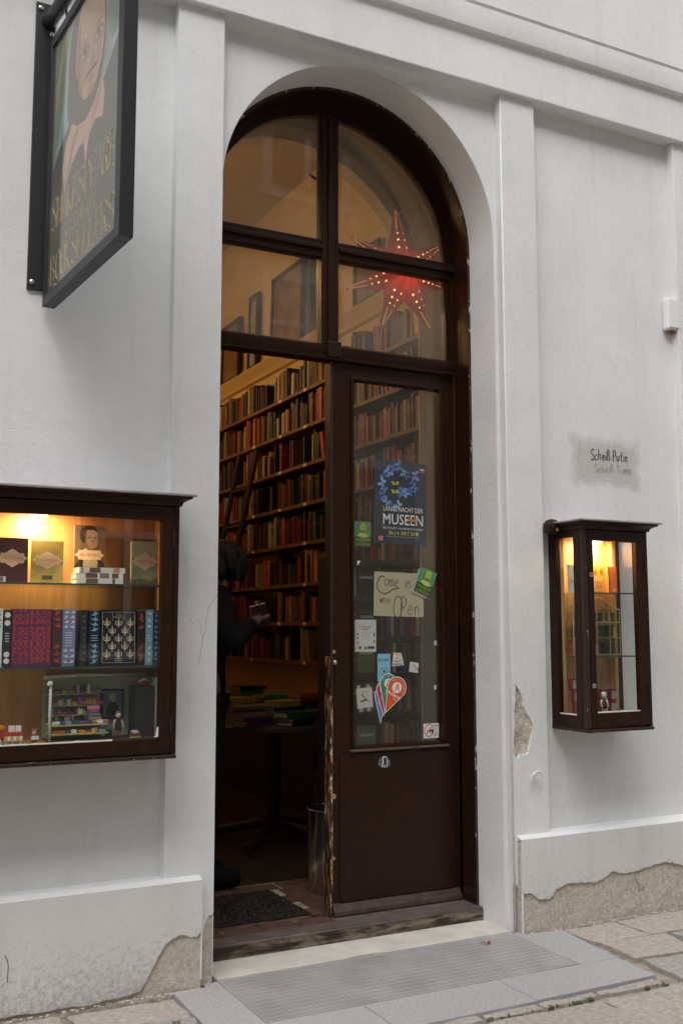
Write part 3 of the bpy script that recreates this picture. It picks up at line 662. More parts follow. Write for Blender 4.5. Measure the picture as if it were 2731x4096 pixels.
lamp(1.5, 3.1, 3.5, LAMPW, 'glass globe pendant lamp hanging beside the ladder inside the shop')
lamp(1.5, 4.7, 3.5, LAMPW*1.3, 'glass globe pendant lamp hanging deep at the back of the shop')

# tall wall bookcase
SZ = [2.955, 2.692, 2.422, 2.148, 1.876, 1.594, 1.326, 1.060]
bc = thing('wall_bookcase', 'tall wooden bookcase of eight long shelves lining the side wall of the shop', 'bookcase', (3.1, 2.9, FZ))
for z in SZ: bx('shelf', 3.0, 3.199, 1.0, 5.7, z-.026, z, M_shelf, bc, bevel=.002)
for y in (.97, 5.7): bx('side_panel', 3.0, 3.199, y, y+.028, FZ, 3.02, M_shelf, bc)
for y in (2.1, 3.25, 4.4):
    for a in range(len(SZ)-1): bx('upright', 3.07, 3.199, y, y+.02, SZ[a+1]+.0005, SZ[a]-.0265, M_shelf, bc)
bx('base_cabinet', 2.96, 3.199, .999, 5.699, FZ, .70, M_darkwood, bc); bx('base_top', 2.93, 3.199, .999, 5.699, .701, .725, M_shelf, bc)
for z in SZ:
    for y in (2.62, 3.05, 3.55): 
        if rnd.random() < .6: bx('shelf_label', 2.9985, 2.9995, y, y+.05, z-.024, z-.003, mat('paper_label', (.75, .66, .48), .8), bc)

PAL = [('dark red', (.22, .020, .014)), ('bright red', (.42, .03, .02)), ('orange', (.55, .16, .03)), ('brown', (.13, .06, .03)), ('black', (.014, .012, .012)),
       ('navy blue', (.02, .03, .09)), ('teal', (.03, .12, .12)), ('dark green', (.02, .07, .035)), ('cream', (.60, .50, .33)), ('white', (.68, .64, .56)),
       ('grey', (.20, .18, .17)), ('tan', (.34, .22, .11)), ('yellow', (.60, .42, .07)), ('pink', (.5, .2, .2))]
WTS = [13, 7, 9, 12, 24, 4, 2, 3, 6, 4, 4, 6, 2, 1]
def cover_mat(name, col):
    k = 'book_'+name.replace(' ', '_')
    if k in MATS: return MATS[k]
    M = mat(k, col, .5, .4); nt = M.node_tree; b = nt.nodes['Principled BSDF']; L = nt.links.new
    oi = nt.nodes.new('ShaderNodeObjectInfo'); tc = nt.nodes.new('ShaderNodeTexCoord'); sp = nt.nodes.new('ShaderNodeSeparateXYZ'); L(tc.outputs['Generated'], sp.inputs[0])
    def math_(op, a, b2, c=None):
        n = nt.nodes.new('ShaderNodeMath'); n.operation = op
        for j, v in enumerate((a, b2, c)):
            if v is None: continue
            if isinstance(v, (int, float)): n.inputs[j].default_value = v
            else: L(v, n.inputs[j])
        return n.outputs[0]
    off = math_('MULTIPLY', oi.outputs['Random'], .35)
    d = math_('ABSOLUTE', math_('SUBTRACT', math_('SUBTRACT', sp.outputs[2], off), .45), 0)
    band = math_('LESS_THAN', d, math_('MULTIPLY', math_('FRACT', math_('MULTIPLY', oi.outputs['Random'], 17.3), 0), .16))
    yy = math_('ABSOLUTE', math_('SUBTRACT', sp.outputs[1], .5), 0)
    nz = nt.nodes.new('ShaderNodeTexNoise'); nz.inputs['Scale'].default_value = 1; nz.inputs['Detail'].default_value = 2
    cb = nt.nodes.new('ShaderNodeCombineXYZ'); L(math_('MULTIPLY', oi.outputs['Random'], 97), cb.inputs[0]); L(math_('MULTIPLY', sp.outputs[1], 3), cb.inputs[1]); L(math_('MULTIPLY', sp.outputs[2], 26), cb.inputs[2])
    L(cb.outputs[0], nz.inputs['Vector'])
    txt = math_('MULTIPLY', math_('GREATER_THAN', nz.outputs[0], .60), math_('LESS_THAN', yy, .26))
    hsv = nt.nodes.new('ShaderNodeHueSaturation'); hsv.inputs['Color'].default_value = (*col, 1)
    L(math_('MULTIPLY_ADD', math_('FRACT', math_('MULTIPLY', oi.outputs['Random'], 7.7), 0), .06, .47), hsv.inputs['Hue'])
    L(math_('MULTIPLY_ADD', math_('FRACT', math_('MULTIPLY', oi.outputs['Random'], 5.1), 0), .8, .28), hsv.inputs['Value'])
    lum = sum(col)/3
    light = (.50, .38, .20) if lum < .2 else (.12, .05, .03)
    m1 = nt.nodes.new('ShaderNodeMix'); m1.data_type = 'RGBA'; L(math_('MULTIPLY', band, .22), m1.inputs[0]); L(hsv.outputs[0], m1.inputs[6]); m1.inputs[7].default_value = (*[min(.8, c*.4+l*.5) for c, l in zip(col, light)], 1)
    m2 = nt.nodes.new('ShaderNodeMix'); m2.data_type = 'RGBA'; L(math_('MULTIPLY', txt, .38), m2.inputs[0]); L(m1.outputs[2], m2.inputs[6]); m2.inputs[7].default_value = (*light, 1)
    L(m2.outputs[2], b.inputs['Base Color']); return M
M_pages = mat('book_pages', (.66, .57, .42), .8, .2)
ub = MB()      # unit book: spine at x=0, thickness along y, height along z
ub.box(0, .04, 0, 1, 0, 1).box(.04, 1, 0, .1, 0, 1).box(.04, 1, .9, 1, 0, 1).box(.041, .97, .101, .899, .015, .985, 1)
_o = ub.build('unit_book', [cover_mat(*PAL[0]), M_pages]); UB = _o.data; bpy.data.objects.remove(_o)
def book(x, y, z, dx, dy, dz, colour, label, rot=(0, 0, 0), group=None, name='book'):
    """x,y,z = lower spine corner before rotation; dx depth, dy thickness, dz height"""
    b = bpy.data.objects.new(name, UB); COL.objects.link(b); b.location = (x, y, z); b.scale = (dx, dy, dz); b.rotation_euler = rot
    b.material_slots[0].link = 'OBJECT'; b.material_slots[0].material = cover_mat(*colour)
    return tag(b, label, 'book', group)
ORD = ['topmost', 'second', 'third', 'fourth', 'fifth', 'sixth', 'seventh', 'lowest']
cand = []
q = random.Random(42)
for si, z in enumerate(SZ):
    y = 1.03
    zmax = (.235 if si else .25)
    run = 0
    while y < 4.75:
        if run <= 0:
            base = q.uniform(.15, .215); run = q.randint(3, 11); fav = q.choices(PAL, WTS)[0]
        run -= 1
        t = q.choice([q.uniform(.012, .022), q.uniform(.018, .032), q.uniform(.028, .046)])
        h = min(zmax, base+q.uniform(-.02, .03)); d = q.uniform(.12, .165)
        col = fav if q.random() < .22 else q.choices(PAL, WTS)[0]
        lean = 0
        if q.random() < .07: y += q.uniform(.02, .07); lean = q.uniform(.06, .2)
        for uy in (2.1, 3.25, 4.4):
            if y < uy+.024 and y+t > uy-.003 and si > 0: y = uy+.024
        x = 3.012+q.uniform(0, .022)
        vis = (2.22 < y < 4.45) or (y < 2.03 and z > 1.55)
        px = t*h/((y+3.75)**2)
        cand.append((vis, px, si, x, y, z, d, t, h, col, lean)); y += t+.0008+(h*math.sin(lean) if lean else 0)
vis = sorted([c for c in cand if c[0]], key=lambda c: -c[1])[:165]; keep = set(id(c) for c in vis)
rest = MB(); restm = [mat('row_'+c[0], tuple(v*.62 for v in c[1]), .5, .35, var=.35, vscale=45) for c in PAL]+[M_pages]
for c in cand:
    v, px, si, x, y, z, d, t, h, col, lean = c
    if id(c) in keep:
        sz = ('tall' if h > .205 else 'low')+(' thick' if t > .03 else (' slim' if t < .019 else ''))
        i_ = cand.index(c); pv = cand[i_-1][9][0] if i_ and cand[i_-1][2] == si else 'no'; nx_ = cand[i_+1][9][0] if i_+1 < len(cand) and cand[i_+1][2] == si else 'no'
        book(x, y, z+.0006, d, t, h, col, '%s %s book between %s and %s, %s wall bookcase shelf' % (sz, col[0], pv, nx_, ORD[si]), (-lean if lean else 0, 0, 0), 'books on the wall bookcase')
    elif not lean:
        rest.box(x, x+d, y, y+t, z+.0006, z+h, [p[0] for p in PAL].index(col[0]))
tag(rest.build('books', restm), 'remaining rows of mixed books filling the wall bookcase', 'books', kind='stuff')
# a few books lying flat on top of rows, shelf by shelf
# ladder leaning on the shelves
t = thing('shelf_ladder', 'dark wooden ladder leaning against the wall bookcase', 'ladder', (2.6, 3.7, FZ))
for y in (3.42, 3.78):
    MB().tube([(2.50, y+.14, FZ), (2.94, y-.06, 2.62)], .022, 6).build('rail', M_darkwood, t)
for k in range(8):
    f = (k+1)/9; MB().tube([(2.50+.44*f, 3.56-.2*f, FZ+2.56*f), (2.50+.44*f, 3.92-.2*f, FZ+2.56*f)], .014, 6).build('rung', M_darkwood, t)
# framed pictures standing on the cornice
def frame(y0, y1, z0, z1, col, label, fm=None, lean=.03, x=3.15):
    t = thing('framed_picture', label, 'picture', (x, (y0+y1)/2, z0), (0, lean, 0))
    w = (y1-y0)/2; h = z1-z0; fmat = fm or M_darkwood; b = .035
    mb = MB(); mb.box(-.012, .012, -w, -w+b, 0, h).box(-.012, .012, w-b, w, 0, h).box(-.012, .012, -w+b, w-b, 0, b).box(-.012, .012, -w+b, w-b, h-b, h); mb.build('frame', fmat, t, local=True)
    MB().box(-.002, .008, -w+b, w-b, b, h-b).build('picture', mat('pic_%s' % y0, col, .4, var=.4, vscale=9), t, local=True)
frame(4.30, 4.72, 3.402, 3.95, (.16, .10, .06), 'brown framed picture standing at the far end of the cornice')
frame(3.90, 4.10, 3.402, 4.05, (.30, .32, .30), 'narrow grey framed picture standing on the cornice')
frame(3.02, 3.62, 3.402, 4.06, (.22, .13, .06), 'wide framed picture in ochre tones standing on the cornice')
frame(2.55, 2.92, 3.402, 4.02, (.03, .025, .02), 'black framed picture standing on the cornice')
frame(1.86, 2.20, 3.402, 3.80, (.20, .15, .10), 'small framed picture on the cornice behind the paper star')
# books standing on the cornice
q = random.Random(9); y = 1.25; prev = 'none'
while y < 1.82:
    t_ = q.uniform(.015, .035); c = q.choices(PAL, WTS)[0]; h = q.uniform(.17, .24)
    book(3.105, y, 3.4015, .09, t_, h, c, '%s %s book beside a %s one on the cornice past the paper star' % ('tall' if h > .205 else 'low', c[0], prev), group='books standing on the cornice'); y += t_+.001; prev = c[0]
# framed picture on the side wall right of the bookcase end
t = thing('framed_print', 'dark framed print with a glossy pane on the shop wall beside the bookcase end', 'picture', (3.02, .93, 2.2))
MB().box(2.985, 3.0, .83, .845, 2.20, 2.60).box(2.985, 3.0, .945, .96, 2.20, 2.60).box(2.985, 3.0, .845, .945, 2.20, 2.22).box(2.985, 3.0, .845, .945, 2.58, 2.60).build('frame', M_darkwood, t)
MB().box(2.99, 2.999, .845, .945, 2.22, 2.58).build('print', mat('print_tan', (.25, .18, .12), .12, .6, var=.5, vscale=30), t)
bx('backing', 2.9995, 3.19, .835, .955, 2.205, 2.595, M_darkwood, t)

# display bookcase standing behind the closed door leaf, facing the street
db = thing('display_bookcase', 'black bookcase behind the door glass with covers on one side and spines on the other', 'bookcase', (2.55, .95, FZ))
BZ = [1.626, 1.441, 1.242, 1.057, .862, .655]
Mb = mat('black_stain_wood', (.018, .014, .012), .5)
for z in BZ: bx('shelf', 2.3605, 2.839, .855, 1.08, z-.022, z, Mb, db)
bx('side_panel', 2.345, 2.36, .85, 1.08, FZ, 1.65, Mb, db); bx('side_panel', 2.84, 2.858, .85, 1.08, FZ, 1.65, Mb, db); bx('back_panel', 2.3605, 2.8395, 1.0805, 1.09, FZ, 1.65, Mb, db)
for a in range(len(BZ)-1): bx('divider', 2.585, 2.600, .87, 1.08, BZ[a+1]+.0005, BZ[a]-.0225, Mb, db)
bx('plinth_board', 2.3605, 2.839, .86, 1.08, FZ, .60, Mb, db)
q = random.Random(77)
ORB = ['upper', 'second', 'middle', 'fourth', 'low']
BP = PAL+[('blue', (.03, .07, .28)), ('crimson', (.35, .02, .05)), ('green', (.04, .2, .09))]
for a in range(1, len(BZ)):
    z = BZ[a]; y = 2.603; hh = BZ[a-1]-.022-z
    while y < 2.815:
        t_ = q.uniform(.012, .024); c = q.choices(BP, WTS+[8, 5, 5])[0]; h = min(hh-.012, q.uniform(.13, .165))
        side = 'at the divider' if y < 2.61 else ('next to a %s one' % last); last = c[0]
        book(y+t_, .872+q.uniform(0, .01), z+.0006, .11, t_, h, c, '%s book spine %s, %s display bookcase shelf' % (c[0], side, ORB[a-1]), (0, 0, R(90)), 'spines in the display bookcase'); y += t_+.0008
    xx = 2.365
    for j in range(2):
        c = q.choice([('deep blue', (.02, .05, .2)), ('olive green', (.14, .2, .06)), ('dark red', (.25, .02, .02)), ('black', (.012, .012, .013)), ('grey green', (.22, .27, .2)), ('slate', (.08, .1, .12))])
        w_ = q.uniform(.098, .104); h = min(hh-.012, q.uniform(.14, .165))
        t = thing('book', 'face-out %s book at the %s, %s shelf of covers behind the door glass' % (c[0], ('open end', 'divider')[j], ORB[a-1]), 'book', (xx, .885, z+.0006))
        bx('cover', xx, xx+w_, .885, .905, z+.0006, z+h, cover_mat(*c), t, bevel=.001)
        bx('title_band', xx+.012, xx+w_-.012, .8838, .8848, z+h*.62, z+h*.72, mat('band_'+c[0], tuple(min(.7, v+.25) for v in c[1]), .5), t)
        xx += w_+.008

# book table
tb = thing('book_table', 'round dark wooden table heaped with books inside the doorway', 'table', (2.45, 1.88, FZ))
MB().lathe([(.54, .68), (.56, .685), (.56, .705), (.55, .712)], (2.45, 1.88, FZ-.012), 48).build('table_top', M_darkwood, tb, smooth=True)
MB().lathe([(.035, 0), (.035, .60)], (2.45, 1.88, FZ+.04), 16).build('pedestal', M_darkwood, tb, smooth=True)
for a in range(4): MB().tube([(2.45, 1.88, FZ+.12), (2.45+.4*math.cos(R(45+a*90)), 1.88+.4*math.sin(R(45+a*90)), FZ+.03)], .028, 8).build('foot', M_darkwood, tb, smooth=True)
q = random.Random(15); TZ = FZ+.7005
places = [(2.16, 1.50, 3, 'front'), (2.38, 1.43, 3, 'front'), (2.20, 1.72, 4, 'side'), (2.42, 1.70, 5, 'middle'), (2.24, 1.98, 5, 'rear'), (2.46, 1.98, 6, 'rear'), (2.62, 1.80, 6, 'far side'), (2.42, 2.24, 7, 'back')]
TP = PAL+[('vivid green', (.05, .38, .06))]
for pi, (x, y, n_, w) in enumerate(places):
    z = TZ
    for k in range(n_):
        c = q.choice(TP); t_ = q.uniform(.014, .035); rz = q.uniform(-.25, .25)+.2; L_ = q.uniform(.11, .14); H = q.uniform(.17, .21)
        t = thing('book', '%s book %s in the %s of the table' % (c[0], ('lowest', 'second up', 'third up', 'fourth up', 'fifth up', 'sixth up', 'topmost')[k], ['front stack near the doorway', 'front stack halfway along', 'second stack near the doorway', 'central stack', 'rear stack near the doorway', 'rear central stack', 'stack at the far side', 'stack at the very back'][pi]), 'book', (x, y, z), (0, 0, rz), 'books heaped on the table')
        mb = MB(); mb.box(-H/2, H/2, -L_/2, L_/2, 0, t_*.1).box(-H/2, H/2, -L_/2, L_/2, t_*.9, t_).box(-H/2, H/2, -L_/2, -L_/2+.003, t_*.1, t_*.9); mb.build('cover', mat('worn_'+c[0], tuple(v*.45 for v in c[1]), .6, .2), t, local=True)  # cover colours darkened, the dim indoor shade is painted in
        MB().box(-H/2+.003, H/2-.003, -L_/2+.0032, L_/2-.003, t_*.101, t_*.899).build('pages', mat('shaded_pages', (.36, .28, .19), .85, .1), t, local=True)  # page colour darkened for the indoor shade as well
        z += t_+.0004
# waste bin just inside
t = thing('waste_bin', 'tall polished steel bin standing behind the door edge', 'bin', (2.245, .72, FZ))
M_steel = mat('polished_steel', (.62, .60, .57), .18, metal=1)
MB().lathe([(.105, 0.0), (.112, .01), (.118, .372), (.121, .376), (.116, .376), (.110, .02)], (2.245, .72, FZ+.002), 32).build('bucket', M_steel, t, smooth=True)
MB().tube([(2.245+.119*math.cos(R(a*15)), .72+.119*math.sin(R(a*15)), FZ+.378) for a in range(25)], .004, 6).build('rim', M_steel, t, smooth='all')
# door mat inside
t = thing('door_mat', 'dark rubber-edged coir door mat lying on bricks inside the open doorway', 'door mat', (1.68, .61, FZ))
bx('edging', 1.393, 1.977, .383, .842, FZ+.003, FZ+.008, mat('black_rubber', (.012, .012, .012), .6), t, bevel=.002)
mb = MB(); q = random.Random(2)
for a in range(1500):
    x = q.uniform(1.40, 1.967); y = q.uniform(.394, .831); r_ = q.uniform(.003, .006); s_ = q.uniform(-.006, .006)
    mb.add([(x-r_, y, FZ+.008), (x+r_, y, FZ+.008), (x+s_, y+s_, FZ+.008+q.uniform(.005, .011)), (x, y+r_, FZ+.008)], [(0, 1, 2), (1, 3, 2), (3, 0, 2)])
mb.build('pile', mat('dark_coir', (.045, .03, .02), .9), t, kind='stuff')
# wooden chair half hidden behind the bin
t = thing('wooden_chair', 'dark wooden chair pushed up to the book table', 'chair', (2.63, 1.25, FZ))
bx('seat', 2.46, 2.82, 1.07, 1.40, FZ+.42, FZ+.45, M_darkwood, t, bevel=.01)
for x, y in ((2.48, 1.09), (2.80, 1.09), (2.48, 1.38), (2.80, 1.38)): MB().tube([(x, y, FZ), (x, y, FZ+.42)], .016, 8).build('leg', M_darkwood, t)
for y in (1.09, 1.38): MB().tube([(2.805, y, FZ+.45), (2.86, y, FZ+.86)], .014, 8).build('back_post', M_darkwood, t)
MB().box(2.845, 2.865, 1.09, 1.38, FZ+.74, FZ+.86).build('back_rest', M_darkwood, t, bevel=.006)

# ------------------------------------------------------------------ lit paper star behind the fanlight
SC = Vector((2.53, .52, 3.035))
t = thing('paper_star', 'red seven-pointed paper star lantern lit from inside, hung behind the fanlight', 'lantern', SC)
Mr = bpy.data.materials.new('red_star_paper'); Mr.use_nodes = True; nt = Mr.node_tree; b = nt.nodes['Principled BSDF']
b.inputs['Base Color'].default_value = (.40, .035, .03, 1); b.inputs['Roughness'].default_value = .6
tl = nt.nodes.new('ShaderNodeBsdfTranslucent'); tl.inputs[0].default_value = (.72, .08, .05, 1); mxs = nt.nodes.new('ShaderNodeMixShader'); mxs.inputs[0].default_value = .5
nt.links.new(b.outputs[0], mxs.inputs[1]); nt.links.new(tl.outputs[0], mxs.inputs[2]); nt.links.new(mxs.outputs[0], nt.nodes['Material Output'].inputs[0])
M_lit = mat('lit_cutout', (1, .7, .3), emit=(1, .55, .16), estr=1.3)
tips = [(96, .345), (38, .315), (-7, .285), (-58, .325), (-112, .320), (-158, .345), (154, .325)]
angs = sorted(a for a, _ in tips)
for i, (a, ln) in enumerate(tips):
    srt = sorted([x for x, _ in tips]); j = srt.index(a); lo = srt[j-1]; hi = srt[(j+1) % 7]
    if lo > a: lo -= 360
    if hi < a: hi += 360
    a1, a2 = (a+lo)/2, (a+hi)/2; rv = .14
    F = Vector((0, -.075, 0)); Bk = Vector((0, .075, 0)); tip = Vector((ln*math.cos(R(a)), 0, ln*math.sin(R(a))))
    v1 = Vector((rv*math.cos(R(a1)), 0, rv*math.sin(R(a1)))); v2 = Vector((rv*math.cos(R(a2)), 0, rv*math.sin(R(a2))))
    p = MB().add([F, v1, tip, v2, Bk], [(0, 1, 2), (0, 2, 3), (4, 2, 1), (4, 3, 2)]).build('star_point', Mr, t, local=True, recalc=False)
    mb = MB()
    for (w1, w2, sgn) in ((v1, F, 1), (v2, F, -1)):
        nrm = (w1-F).cross(tip-F).normalized()
        if nrm.y > 0: nrm = -nrm
        def P(u, v): return F.lerp(tip, u)*(1-v)+w1.lerp(tip, u)*v+nrm*.0015
        for (u, r_) in ((.24, .0085), (.38, .008), (.50, .006)):
            c = P(u, .42); e1 = (tip-F).normalized(); e2 = nrm.cross(e1)
            pts = [c+(e1*math.cos(k*math.pi/5)+e2*math.sin(k*math.pi/5))*(r_ if k % 2 == 0 else r_*.42) for k in range(10)]
            mb.add([c]+pts, [(0, 1+k, 1+(k+1) % 10) for k in range(10)])
        for u in [.58+.045*k for k in range(8)]:
            c = P(u, .5); e1 = (tip-F).normalized(); e2 = nrm.cross(e1)
            pts = [c+(e1*math.cos(k*math.pi/3)+e2*math.sin(k*math.pi/3))*.0022 for k in range(6)]; mb.add(pts, [tuple(range(6))])
    mb.build('cutouts', M_lit, p, local=True, kind='stuff', recalc=False)
ld = bpy.data.lights.new('star_light', 'POINT'); ld.energy = .24; ld.color = (1, .5, .25); ld.shadow_soft_size = .02
lo = bpy.data.objects.new('star_light', ld); COL.objects.link(lo); lo.parent = t; lo.location = (0, 0, -.01)
t = tag(MB().tube([(1.98, .40, 2.93), (2.3, .42, 3.16), (2.62, .45, 3.43)], .0018, 5).tube([(2.62, .45, 3.43), (2.56, .50, 3.20), (2.54, .52, 3.06)], .0015, 5).build('star_string', mat('pale_string', (.55, .5, .36), .8)), 'pale string holding the paper star, tied across the fanlight', 'string')
for i, (x, z) in enumerate(((2.64, 3.45), (2.00, 3.36))):
    tag(MB().tube([(x, .377, z), (x-.005, .40, z+.01), (x-.03, .41, z+.03)], .008, 6).build('window_catch', M_darkwood), ('dark iron catch on the curved sash above the paper star', 'dark iron catch on the central mullion of the fanlight')[i], 'catch')

# ------------------------------------------------------------------ person reading inside, mostly hidden by the wall
PX, PYY = 1.70, 1.08
def skinmesh(name, pts, edges, M, parent, sub=2):
    me = bpy.data.meshes.new(name); me.from_pydata([p[:3] for p in pts], edges, []); me.materials.append(M)
    o = bpy.data.objects.new(name, me); COL.objects.link(o); o.parent = parent
    bm = bmesh.new(); bm.from_mesh(me); ly = bm.verts.layers.skin.verify(); bm.verts.ensure_lookup_table()
    for i, p in enumerate(pts): bm.verts[i][ly].radius = (p[3], p[4] if len(p) > 4 else p[3]); bm.verts[i][ly].use_root = (i == 0)
    bm.to_mesh(me); bm.free()
    sk = o.modifiers.new('skin', 'SKIN'); sk.use_smooth_shade = True; ss = o.modifiers.new('sub', 'SUBSURF'); ss.levels = sub; ss.render_levels = sub
    return o
M_skin = mat('skin', (.15, .075, .052), .55); M_black = mat('black_cloth', (.010, .009, .010), .85, .1); M_hair = mat('dark_hair', (.012, .009, .008), .5)
per = thing('person', 'dark-haired person in black bent over an open book inside the doorway', 'person', (PX, PYY, FZ))
h = FZ
body = [(0,0,.92,.10), (0,0,1.10,.09), (.02,0,1.28,.10), (.045,0,1.40,.06), (.085,0,1.48,.042), (.125,0,1.545,.075,.07), (.165,0,1.57,.075,.065), (.185,0,1.52,.06),
        (.245,0,1.535,.014), (.03,.16,1.37,.045), (.06,.22,1.13,.038), (.22,.03,1.22,.026), (.255,-.03,1.25,.026),
        (.03,-.16,1.37,.045), (.06,-.22,1.13,.038), (.22,-.11,1.24,.026), (.255,-.09,1.262,.026),
        (0,.09,.88,.085), (.02,.10,.48,.055), (-.01,.10,.09,.038), (.13,.11,.03,.03), (0,-.09,.88,.085), (.02,-.10,.48,.055), (-.01,-.10,.09,.038), (.13,-.11,.03,.03)]
ed = [(0,1),(1,2),(2,3),(3,4),(4,5),(5,6),(6,7),(6,8),(2,9),(9,10),(10,11),(11,12),(2,13),(13,14),(14,15),(15,16),(0,17),(17,18),(18,19),(19,20),(0,21),(21,22),(22,23),(23,24)]
k = len(body)
for s_, base in ((1, 12), (-1, 16)):
    wx, wy, wz = body[base][:3]
    for f_ in range(4):
        y_ = wy+s_*(.026-.018*f_); body += [(wx+.045, y_, wz+.012, .0085), (wx+.075-.004*abs(f_-1.5), y_-s_*.004, wz+.03, .0075)]; ed += [(base, k), (k, k+1)]; k += 2
    body += [(wx+.02, wy-s_*.035, wz+.03, .009), (wx+.045, wy-s_*.045, wz+.045, .008)]; ed += [(base, k), (k, k+1)]; k += 2
skinmesh('body', body, ed, M_skin, per)
coat = [(0,0,.80,.155,.15), (0,0,1.0,.14,.13), (0,0,1.15,.135,.12), (.02,0,1.30,.14,.13), (.045,0,1.41,.085), (.07,0,1.455,.062), (.03,.17,1.37,.075), (.06,.235,1.13,.068), (.245,-.02,1.245,.038), (.03,-.17,1.37,.075), (.06,-.235,1.13,.068), (.25,-.09,1.258,.038)]
skinmesh('coat', coat, [(0,1),(1,2),(2,3),(3,4),(4,5),(3,6),(6,7),(7,8),(3,9),(9,10),(10,11)], M_black, per)
tr_ = [(0,0,.86,.11), (0,.09,.82,.105), (.02,.10,.48,.075), (-.01,.10,.10,.06), (0,-.09,.82,.105), (.02,-.10,.48,.075), (-.01,-.10,.10,.06)]
skinmesh('trousers', tr_, [(0,1),(1,2),(2,3),(0,4),(4,5),(5,6)], M_black, per)
mb = MB()
mb.ball((.13, 0, 1.585), .10, nu=20, nv=14, sc=(1.0, .92, .82)); mb.ball((.085, 0, 1.54), .095, nu=16, nv=10, sc=(.8, .95, 1.0)); mb.ball((.175, -.055, 1.53), .06, nu=12, nv=8, sc=(.8, .5, 1.25)); mb.ball((.175, .055, 1.53), .06, nu=12, nv=8, sc=(.8, .5, 1.25))
qh = random.Random(8)
for i in range(70):
    an = qh.uniform(0, 6.28); x0_ = .13+.085*math.cos(an); y0_ = .085*math.sin(an); mb.tube([(.13+.05*math.cos(an), .05*math.sin(an), 1.645), (x0_*1.0+.01*math.cos(an), y0_*1.08, 1.60), (x0_+.012*math.cos(an)+.012, y0_*1.12, 1.53), (x0_+.012, y0_*1.05, 1.475+qh.uniform(-.02, .03))], [.008, .011, .009, .002], 5)
o = mb.build('hair', M_hair, per, smooth='all', local=True)
for s_ in (1, -1): MB().tube([(-.06, s_*.105, .0), (.06, s_*.11, .0), (.17, s_*.115, .0)], [.05, .055, .04], 10).build('shoe', M_black, per, smooth='all', local=True).location = (0, 0, .052)
t = thing('held_book', 'book with dark red cover held up by the person in black', 'book', (PX+.290, PYY-.06, FZ+1.285), (0, R(-14), R(8)))
MB().box(-.045, .05, -.009, -.007, -.055, .055).box(-.045, .05, .007, .009, -.055, .055).build('cover', mat('held_cover', (.03, .005, .005), .7), t, local=True)
MB().box(-.043, .048, -.0068, .0068, -.053, .0555).build('pages', mat('warm_page', (.75, .62, .55), .8), t, local=True)
# ------------------------------------------------------------------ hanging sign
M_iron = mat('black_iron', (.020, .021, .024), .42, .5, bump=.08, bscale=60, var=.25, vscale=12)
M_bolt = mat('zinc_bolt', (.6, .6, .6), .35, metal=.9)
SL, SH, ST = .812, 1.02, .046
sg = thing('hanging_sign', 'black framed painted shop sign with bearded portrait, hung out from the wall', 'sign', (.692, -.03, 2.441), (0, 0, R(4.45)))
b_ = .045
bx_ = lambda nm, x0, x1, s0, s1, z0, z1, M, **k: MB().box(x0, x1, -s1, -s0, z0, z1).build(nm, M, sg, local=True, **k)
bx_('frame_bar', 0, ST, 0, b_*.7, 0, SH, M_iron, bevel=.002); bx_('frame_bar', 0, ST, SL-b_, SL, 0, SH, M_iron, bevel=.002)
bx_('frame_bar', 0, ST, b_*.7+.0003, SL-b_-.0003, 0, b_*.8, M_iron, bevel=.002); bx_('frame_bar', 0, ST, b_*.7+.0003, SL-b_-.0003, SH-b_*.8, SH, M_iron, bevel=.002)
panel = bx_('painted_panel', .016, .03, b_*.7, SL-b_, b_*.8, SH-b_*.8, mat('panel_sky', (.36, .47, .50), .5, var=.35, vscale=7))
bx_('glass_pane', .0075, .0105, b_*.7, SL-b_, b_*.8, SH-b_*.8, glass('sign_glass', (.95, .96, .96), 1.5, .05, haze=.07))  # pale film paints reflected haze over the portrait
def shape(nm, pts, d, col, rough=.55, var=.12):
    return MB().prism([(-s, z) for s, z in pts], .016-d, .016-d+.0004, 'x').build(nm, mat('sign_'+nm+str(int(col[0]*999)), col, rough, var=var, vscale=30), panel, local=True)
def ell(cs, cz, rs, rz, a0=0, a1=360, n=28): return [(cs+rs*math.cos(R(a0+(a1-a0)*i/n)), cz+rz*math.sin(R(a0+(a1-a0)*i/n))) for i in range(n)]
shape('cloud', [(.04, .98), (.04, .55), (.10, .62), (.14, .75), (.20, .98)], .0006, (.20, .34, .22)); shape('cloud_streak', [(.05, .70), (.13, .88), (.16, .97), (.12, .97), (.05, .82)], .0012, (.55, .46, .20))
shape('cloud_streak', [(.56, .98), (.70, .74), (.76, .80), (.76, .98)], .0006, (.40, .52, .50)); shape('cloud', ell(.68, .80, .06, .10), .0012, (.22, .34, .27))
shape('jacket', [(.035, .04), (.035, .50), (.12, .56), (.22, .60), (.42, .60), (.56, .585), (.66, .64), (.765, .715), (.765, .04)], .0016, (.045, .045, .048))
def clip(p, zt=.982): return [(s, min(z, zt)) for s, z in p]
shape('hair', clip(ell(.40, .80, .200, .26)), .0022, (.06, .045, .035)); shape('hair_side', ell(.27, .70, .075, .13), .0023, (.085, .06, .045))
face = shape('face', clip(ell(.44, .80, .152, .245)), .0028, (.70, .40, .24))
shape('face_shadow', [(.300, .80), (.31, .70), (.35, .61), (.40, .57), (.37, .64), (.345, .72), (.335, .82), (.34, .92), (.31, .90)], .0030, (.40, .215, .13))
shape('forehead', clip(ell(.46, .92, .10, .08)), .0031, (.60, .39, .26)); shape('cheek', ell(.375, .735, .038, .062), .0033, (.58, .32, .22)); shape('cheek', ell(.545, .735, .026, .06), .0033, (.56, .31, .21))
